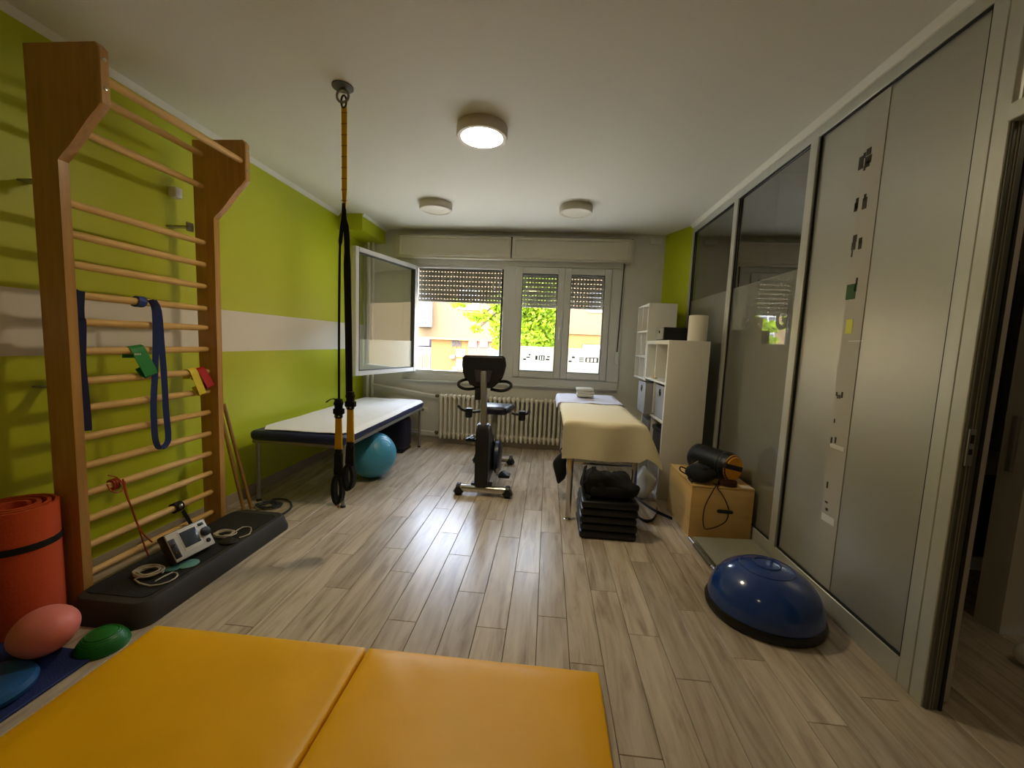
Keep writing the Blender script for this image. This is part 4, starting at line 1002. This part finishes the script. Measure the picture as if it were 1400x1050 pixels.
for k, (dx, l) in enumerate(((0, 'lowest folded towel of the small pile on the treatment table'), (.006, 'middle folded towel of the small pile on the treatment table'), (-.004, 'top folded towel of the small pile on the treatment table'))):
    bm = B(); vs = rbox(bm, (.31+dx, 4.20, z0), (.48+dx, 4.36, z0+.028), .011, 3); bm.normal_update(); lump(bm, bm.verts[:], .004, 14, k)
    obj('folded_towel', bm, TW, label=l, cat='towel', group='towels on the treatment table'); z0 += .0285

# stacked black cushions and bag in front of / under the table
for k in range(5):
    z = .003+k*.052; bm = B(); dx = (.0, .004, -.003, .003, .006)[k]
    rbox(bm, (.268+dx, 2.70, z), (.648+dx, 3.06 if k < 4 else 3.0, z+.049), .016, 3)
    t = obj('floor_cushion', bm, BLACKV, label='%s of the black square pads stacked in front of the treatment table' % ('bottom pad', 'second lowest', 'middle pad', 'second highest', 'top pad')[k], cat='pad', group='stacked black pads')
bgk = thing('backpack', 'crumpled black backpack on the stack of black pads', 'backpack', (.45, 2.9, .265))
bm = B(); vs = rbox(bm, (.285, 2.74, .27), (.635, 2.945, .43), .05, 4)
bmesh.ops.subdivide_edges(bm, edges=bm.edges[:], cuts=2, use_grid_fill=True)
bmesh.ops.subdivide_edges(bm, edges=[e for e in bm.edges if e.calc_length() > .03], cuts=2, use_grid_fill=True)
for v in bm.verts:
    k = max(0, (v.co.z-.27)/.16)
    v.co.z -= k*.10*max(0, (v.co.x-.50)/.135)**2*.8
    v.co.x += .045*noise.noise(v.co*6)+.02*noise.noise(v.co*15); v.co.y += .03*noise.noise(v.co*7+V((5, 0, 0)))
    v.co.z = max(.267, v.co.z+k*(.05*noise.noise(v.co*8+V((3, 0, 0)))+.022*noise.noise(v.co*19)))
obj('body', bm, BLACKF, bgk, ang=70)
bm = B(); vs = rbox(bm, (.33, 2.735, .28), (.57, 2.79, .36), .025, 3); bm.normal_update(); lump(bm, bm.verts[:], .012, 9); obj('front_pocket', bm, BLACKF, bgk)
bm = B(); add_ribbon(bm, smooth_path([(.30, 2.84, .46), (.28, 2.78, .38), (.29, 2.74, .30), (.33, 2.73, .275)], 5), (0, 1, .3), .04, .008); obj('shoulder_strap', bm, BLACKF, bgk)
bm = B(); add_ribbon(bm, smooth_path([(.35, 2.80, .47), (.36, 2.75, .42), (.40, 2.735, .36), (.42, 2.73, .30)], 5), (1, 0, 0), .03, .006); obj('shoulder_strap', bm, BLACKF, bgk)
hb_ = thing('hanging_bag', 'small black drawstring bag hanging behind the left table leg', 'bag', (.17, 3.55, .2))
bm = B(); vs = add_ball(bm, (.145, 3.40, .255), .055, .06, .13, 3)
for v in vs:
    v.co.x += .03*noise.noise(v.co*8); v.co.z += .02*noise.noise(v.co*11)
obj('body', bm, BLACKF, hb_, ang=70)
for s in (-1, 1):
    bm = B(); add_tube(bm, smooth_path([(.16, 3.40, .37), (.17+s*.03, 3.42, .41), (.19+s*.01, 3.44, .445)], 4), .005, 6); obj('cord', bm, BLACKF, hb_)
BLK2 = mat('black_belt', (26, 24, 22), .55)
bm = B(); 
z_ = lambda px, py, h=.012: W('z', h, px, py)
add_ribbon(bm, smooth_path([z_(868, 678, .02), z_(880, 688), z_(897, 699), z_(919, 709)], 4), (0, 0, 1), .022, .004)
add_ribbon(bm, smooth_path([z_(866, 696), z_(872, 706), z_(882, 712), z_(893, 710), z_(898, 700), z_(898, 694)], 4), (0, 0, 1), .022, .004)
obj('belt', bm, BLK2, label='loose black belt curled on the floor between table and shelf', cat='belt')
bm = B(); vs = add_ball(bm, (.875, 3.55, .12), .085, .15, .13, 4)
for v in vs: v.co.x += .05*noise.noise(v.co*7); v.co.z = max(.002, v.co.z+.05*noise.noise(v.co*6+V((9, 0, 0)))); v.co.y += .04*noise.noise(v.co*9)
obj('plastic_bag', bm, mat('milky_plastic', (212, 212, 216), .35), label='crumpled whitish plastic bag on the floor below the shelf', cat='bag', ang=80)

# ================================================================== SHELVES
def rack(name, label, x0, x1, y0, y1, zs, th, ymid, back=True, cat='shelf'):
    t = thing(name, label, cat, ((x0+x1)/2, (y0+y1)/2, zs[0]))
    for i, (a, b) in enumerate(((y0, y0+th), (y1-th, y1))): obj('side_panel', boxes(((x0, a, zs[0]), (x1, b, zs[-1])), r=.002), SHELFW, t)
    for i, z in enumerate(zs):
        h = th if i in (0, len(zs)-1) else .018
        lo = z if i == 0 else z-h
        obj('top_board' if i == len(zs)-1 else 'bottom_board' if i == 0 else 'shelf_board', boxes(((x0+.001, y0+th, lo), (x1, y1-th, lo+h)), r=.002), SHELFW, t)
    for ym in ymid: 
        for za, zb in zip(zs, zs[1:]): obj('divider', boxes(((x0+.002, ym-.008, za+.02), (x1, ym+.008, zb-.02))), SHELFW, t)
    if back: obj('back_panel', boxes(((x1-.006, y0+th, zs[0]+th), (x1, y1-th, zs[-1]-th))), SHELFW, t)
    return t
rack('cube_shelf', 'white cube shelf unit standing with its end panel to the viewer', 1.0, 1.335, 3.56, 4.345, [0, .335, .67, 1.005, 1.37], .034, [3.955])
rack('wall_shelf', 'white hanging shelf on the wall behind the cube shelf', 1.0, 1.285, 4.37, 4.87, [.965, 1.215, 1.48, 1.755], .02, [4.63])
BING = mat('grey_fabric_bin', (150, 148, 148), .85, bump=.2, bscale=250); BIND = mat('dark_bin_inside', (56, 52, 48), .8)
def bin_(label, y0, y1, z0, z1, x0):
    t = thing('storage_bin', label, 'storage bin', ((x0+1.32)/2, (y0+y1)/2, z0), 'fabric bins in the cube shelf')
    bm = B(); x1 = 1.325
    for lo, hi in (((x0, y0, z0), (x0+.008, y1, z1)), ((x1-.008, y0, z0), (x1, y1, z1)), ((x0+.008, y0, z0), (x1-.008, y0+.008, z1)), ((x0+.008, y1-.008, z0), (x1-.008, y1, z1)), ((x0+.008, y0+.008, z0), (x1-.008, y1-.008, z0+.008))): add_box(bm, lo, hi)
    obj('box', bm, BING, t)
    ym = (y0+y1)/2; zm = z1-.06
    bm = B(); add_tube(bm, [(x0-.001, ym+.032*math.cos(a_), zm+.03*math.sin(a_)) for a_ in [2*PI*k/20 for k in range(20)]], .004, 6, closed=True); obj('handle_ring', bm, CHROME, t)
    bm = B(); add_lathe(bm, [(.0, .0), (.028, 0)], (x0-.0012, ym, zm), 18, V((-1, 0, 0))); obj('handle_hole', bm, RUBBER, t)
bin_('grey fabric bin pulled out of the far column of the cube shelf', 3.985, 4.29, .673, .965, .935)
bin_('grey fabric bin pushed into the near column of the cube shelf', 3.61, 3.935, .673, .965, 1.015)
bx_ = thing('storage_box', 'black lidded box in a lower compartment of the cube shelf', 'box', (1.17, 3.78, .337))
obj('body', boxes(((1.02, 3.61, .337), (1.31, 3.935, .55)), r=.006), BIND, bx_); obj('lid', boxes(((1.01, 3.605, .55), (1.32, 3.938, .59)), r=.006), BLACKP, bx_)
obj('storage_box', boxes(((.99, 4.0, .337), (1.31, 4.28, .60)), r=.006), mat('grey_card', (120, 116, 110), .7), label='grey box in the lower far compartment of the cube shelf', cat='box')
bm = B(); add_lathe(bm, [(.02, 0), (.022, .01), (.018, .07), (.009, .085), (.009, .10), (0, .10)], (1.04, 4.08, 1.006), 14); obj('bottle', bm, mat('amber_plastic', (196, 164, 86), .4), label='small amber bottle in the upper compartment of the cube shelf', cat='bottle')
bm = B(); vs = add_ball(bm, (1.09, 3.66, 1.04), .05, .06, .034, 3); lump(bm, vs, .01, 12); bm.normal_update(); obj('cable_bundle', bm, BLACKF, label='dark bundle in the near upper compartment of the cube shelf', cat='bundle')
pr_ = thing('printer', 'black box-shaped printer on top of the cube shelf behind the paper roll', 'printer', (1.17, 3.9, 1.37))
obj('body', boxes(((1.025, 3.83, 1.375), (1.31, 4.10, 1.49)), r=.006), BLACKP, pr_); obj('front_plate', boxes(((1.016, 3.835, 1.38), (1.026, 4.095, 1.485)), r=.003), mat('printer_grey', (140, 136, 128), .4), pr_)
bm = B(); add_lathe(bm, [(.012, 0), (.012, .006), (0, .007)], (1.016, 3.95, 1.45), 12, V((-1, 0, 0))); obj('button', bm, BLACKP, pr_)
prl = thing('paper_roll', 'tall cream paper roll standing on the corner of the cube shelf', 'paper roll', (1.255, 3.66, 1.37))
bm = B(); add_lathe(bm, [(.025, 0), (.075, 0), (.0765, .004), (.0765, .211), (.075, .215), (.025, .215), (.025, 0)], (1.255, 3.66, 1.371), 36); obj('paper', bm, mat('roll_paper', (236, 230, 212), .85), prl)
bm = B(); add_lathe(bm, [(.022, .002), (.025, .002), (.025, .2152), (.022, .2152), (.022, .002)], (1.255, 3.66, 1.371), 24); obj('core', bm, mat('cardboard', (168, 138, 96), .8), prl)
for k, (y, z, r, h, l) in enumerate(((4.50, 1.217, .035, .10, 'small white jar on the middle board of the hanging shelf'), (4.52, .987, .04, .14, 'white bottle on the bottom board of the hanging shelf'), (4.74, 1.217, .03, .08, 'small glass on the hanging shelf near the window'))):
    bm = B(); add_lathe(bm, [(0, 0), (r, 0), (r, h*.75), (r*.6, h*.85), (r*.6, h), (0, h)], (1.08, y, z), 16); obj('jar', bm, mat('jar_white', (220, 222, 224), .3), label=l, cat='jar')

# ================================================================== WOODEN BOX and sports gear on it
PLY = mat('pale_plywood', (222, 182, 112), .45, var=.07, scale=6, stretch=(1, 1, 6))
wbx = thing('plywood_box', 'pale plywood box against the glass partition', 'box', (1.24, 3.1, 0))
x0, x1, y0, y1, zt = 1.03, 1.442, 2.85, 3.36, .372
for nm, lo, hi in (('front_panel', (x0+.0, y0, 0), (x1, y0+.015, zt-.016)), ('back_panel', (x0, y1-.015, 0), (x1, y1, zt-.016)), ('side_panel', (x0, y0+.0155, 0), (x0+.015, y1-.0155, zt-.016)), ('side_panel', (x1-.015, y0+.0155, 0), (x1, y1-.0155, zt-.016)), ('top_panel', (x0, y0, zt-.015), (x1, y1, zt))):
    obj(nm, boxes((lo, hi), r=.0015), PLY, wbx)
zt += .001
dr = thing('training_drum', 'black cylinder bag with yellow end caps on the plywood box', 'training bag', (1.30, 3.02, zt))
ca, cb = V((1.18, 3.26, zt+.104)), V((1.335, 2.965, zt+.104)); ax = (cb-ca).normalized()
bm = B(); L_ = (cb-ca).length; add_lathe(bm, [(.085, 0), (.102, .02), (.102, L_-.02), (.097, L_)], ca, 32, ax); obj('body', bm, BLACKV, dr)
for h_ in (.04, L_-.07, L_-.045):
    bm = B(); add_lathe(bm, [(.1015, 0), (.104, .002), (.104, .010), (.1015, .012)], ca+ax*h_, 32, ax); obj('trim_band', bm, mat('drum_trim', (52, 50, 54), .25), dr)
# end cap: yellow halves split by a dark band
x_, y_ = frame_of(ax); upv = V((0, 0, 1)); upv = (upv-ax*upv.dot(ax)).normalized(); sd = ax.cross(upv)
upv, sd = (upv*.97+sd*-.25).normalized(), (sd*.97+upv*.25).normalized()
def cap(name, a0, a1, m):
    bm = B(); pts = []
    for k in range(13):
        t_ = a0+(a1-a0)*k/12; pts.append((math.cos(t_)*.096, math.sin(t_)*.096))
    A = [bm.verts.new(cb+ax*.001+sd*u+upv*v) for u, v in pts]; Bv = [bm.verts.new(cb+ax*.018+sd*u*.82+upv*v*.82+upv*.0*v) for u, v in pts]
    bm.faces.new(A[::-1]); bm.faces.new(Bv)
    for k in range(13): bm.faces.new((A[k], A[(k+1) % 13], Bv[(k+1) % 13], Bv[k]))
    obj(name, bm, m, dr)
YC = mat('cap_yellow', (228, 158, 20), .4)
cap('end_cap', .30, PI-.30, YC); cap('end_cap', PI+.15, 2*PI-.15, YC)
bm = B(); add_lathe(bm, [(.096, 0), (.086, .012), (0, .013)], cb, 32, ax); obj('end_band', bm, mat('band_dark', (40, 26, 44), .5), dr)
gl = thing('boxing_pad', 'black padded mitt with light piping lying on the plywood box', 'mitt', (1.15, 2.98, zt))
bm = B(); vs = add_ball(bm, (1.115, 2.95, zt+.055), .095, .105, .055, 4, Euler((0, 0, .5)).to_matrix())
for v in vs: v.co.z = max(zt, v.co.z+.012*noise.noise(v.co*9)); v.co.x += .015*noise.noise(v.co*7)
obj('body', bm, BLACKF, gl, ang=70)
bm = B(); rbox(bm, (1.075, 2.89, zt+.075), (1.155, 3.01, zt+.115), .015, 2, Euler((0, 0, .5)).to_matrix()); obj('palm_pad', bm, BLACKV, gl)
for k in range(3):
    bm = B(); add_tube(bm, smooth_path([(1.045+.014*k, 3.0+.03*k, zt+.05+.012*k), (1.07+.014*k, 2.97+.03*k, zt+.09+.008*k), (1.10+.014*k, 2.98+.035*k, zt+.105+.006*k)], 4), .003, 6); obj('piping', bm, mat('pale_piping', (190, 182, 164), .5), gl)
for pts in ([(1.05, 3.0, zt+.06), (1.0, 3.02, zt+.075), (.985, 2.98, zt+.06), (1.02, 2.94, zt+.045), (1.06, 2.93, zt+.05)], [(1.06, 2.93, zt+.03), (1.02, 2.91, zt+.035), (1.03, 2.88, zt+.015), (1.07, 2.88, zt+.02)]):
    bm = B(); add_tube(bm, smooth_path(pts, 5), .005, 6); obj('lace', bm, BLACKF, gl)
bm = B(); cc = V((1.275, 2.885, zt+.018))
add_ribbon(bm, [cc+V((.06*math.cos(a_), .035*math.sin(a_), .004*math.sin(2*a_))) for a_ in [2*PI*k/28 for k in range(29)]], (0, 0, 1), .032, .005)
obj('leather_strap', bm, mat('brown_leather', (70, 36, 22), .5), label='brown leather strap loop on the front edge of the plywood box', cat='strap')
obj('paper_slip', boxes(((1.36, 2.855, zt), (1.43, 2.91, zt+.002))), mat('pale_slip', (226, 214, 200), .7), label='pale slip of paper on the front right corner of the plywood box', cat='paper')
jr = thing('skipping_rope', 'thin dark rope with black handle hanging down the front of the plywood box', 'skipping rope', (1.21, 2.84, .1))
fy = y0-.006
fw = lambda px, py: W('y', fy, px, py)
bm = B(); q0 = fw(979, 664); q0.z = zt+.006
add_tube(bm, smooth_path([q0+V((0, .05, 0)), q0+V((0, 0, .002))]+[fw(*q) for q in ((973, 674), (964, 692), (961, 710), (963, 722), (970, 723), (983, 719), (992, 713), (996, 703), (995, 692), (988, 677), (981, 668))]+[q0+V((.012, 0, .003)), q0+V((.02, .05, 0))], 4), .0032, 6); obj('cord', bm, mat('dark_red_cord', (48, 18, 14), .5), jr)
a, b = fw(980, 698), fw(1001, 700); a.y -= .008; b.y -= .008
bm = B(); add_tube(bm, [a, a+(b-a)*.1, a+(b-a)*.9, b], [.008, .0125, .0125, .008], 12); obj('handle', bm, BLACKP, jr)

# tilted board with chrome edge in front of the box
bd_ = thing('balance_board', 'flat grey-green board with chrome side rail on the floor before the plywood box', 'board', (1.22, 2.6, 0))
bm = B(); P_ = [W('z', .04, *q) for q in ((953, 741), (1012, 735), (1050, 757))]; 
poly = [(1.045, 2.79), (1.44, 2.815), (1.445, 2.42), (1.06, 2.35)]
add_prism(bm, poly, 'z', .022, .034); obj('plate', bm, mat('grey_green_board', (148, 146, 126), .4, var=.04), bd_)
bm = B(); add_tube(bm, [(1.02, 2.79, .02), (1.035, 2.34, .02)], .011, 10); rl = obj('side_rail', bm, CHROME, bd_)
bm = B(); add_tube(bm, [(1.022, 2.70, .02), (1.032, 2.44, .02)], .0125, 10); obj('rail_sleeve', bm, mat('olive_sleeve', (92, 88, 62), .5), rl)
for x, y in ((1.09, 2.73), (1.40, 2.75), (1.40, 2.45), (1.10, 2.42)):
    bm = B(); add_lathe(bm, [(.02, 0), (.02, .022)], (x, y, 0), 12); obj('foot', bm, BLACKP, bd_)

# BOSU-type half ball
hb2 = thing('half_ball_trainer', 'large glossy blue half-ball balance trainer beside the partition', 'balance trainer', (1.135, 2.055, 0))
c = V((1.135, 2.06, 0)); Rb = .262
bm = B(); add_lathe(bm, [(Rb-.03, 0), (Rb, .008), (Rb+.004, .03), (Rb-.004, .048), (Rb-.02, .05)], c, 56); obj('base_rim', bm, BLACKV, hb2)
bm = B(); prf = [(Rb-.008, .045)]
for k in range(1, 13):
    a_ = PI/2*k/12; prf.append(((Rb-.006)*math.cos(a_)**.9 if k < 12 else 0, .05+.205*math.sin(a_)))
add_lathe(bm, prf, c, 56); dm = obj('dome', bm, mat('glossy_blue_vinyl', (22, 62, 138), .16, coat=.6), hb2, ang=60)
for rr_ in (.06, .12):
    bm = B(); h_ = .05+.205*math.sqrt(1-(rr_/(Rb-.006))**2); add_tube(bm, [c+V((rr_*math.cos(2*PI*i/40), rr_*math.sin(2*PI*i/40), h_+.004)) for i in range(40)], .0022, 5, closed=True); obj('ridge', bm, MATS['glossy_blue_vinyl'], dm)

# ================================================================== side room glimpses
sr = thing('side_cabinet', 'white shelf cabinet glimpsed through the doorway', 'cabinet', (2.4, 2.9, 0))
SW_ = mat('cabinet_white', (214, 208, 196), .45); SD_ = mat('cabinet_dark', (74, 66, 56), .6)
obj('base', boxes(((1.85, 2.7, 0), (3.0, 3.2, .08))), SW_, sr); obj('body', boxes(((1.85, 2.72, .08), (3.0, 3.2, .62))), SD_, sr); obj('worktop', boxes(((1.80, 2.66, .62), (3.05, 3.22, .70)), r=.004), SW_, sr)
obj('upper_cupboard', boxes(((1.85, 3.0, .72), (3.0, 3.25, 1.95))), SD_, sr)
obj('pull_handle', boxes(((2.195, 2.10, .78), (2.214, 2.125, 1.05)), r=.004), STEEL, label='vertical grey handle on the white wall end in the side room', cat='handle')
q = W('z', 0, 1403, 912); bm = B(); add_ball(bm, (q.x+.01, q.y, .05), .05, sub=3); obj('white_ball', bm, mat('gloss_white', (236, 232, 222), .2), label='small glossy white ball on the side room floor', cat='ball')
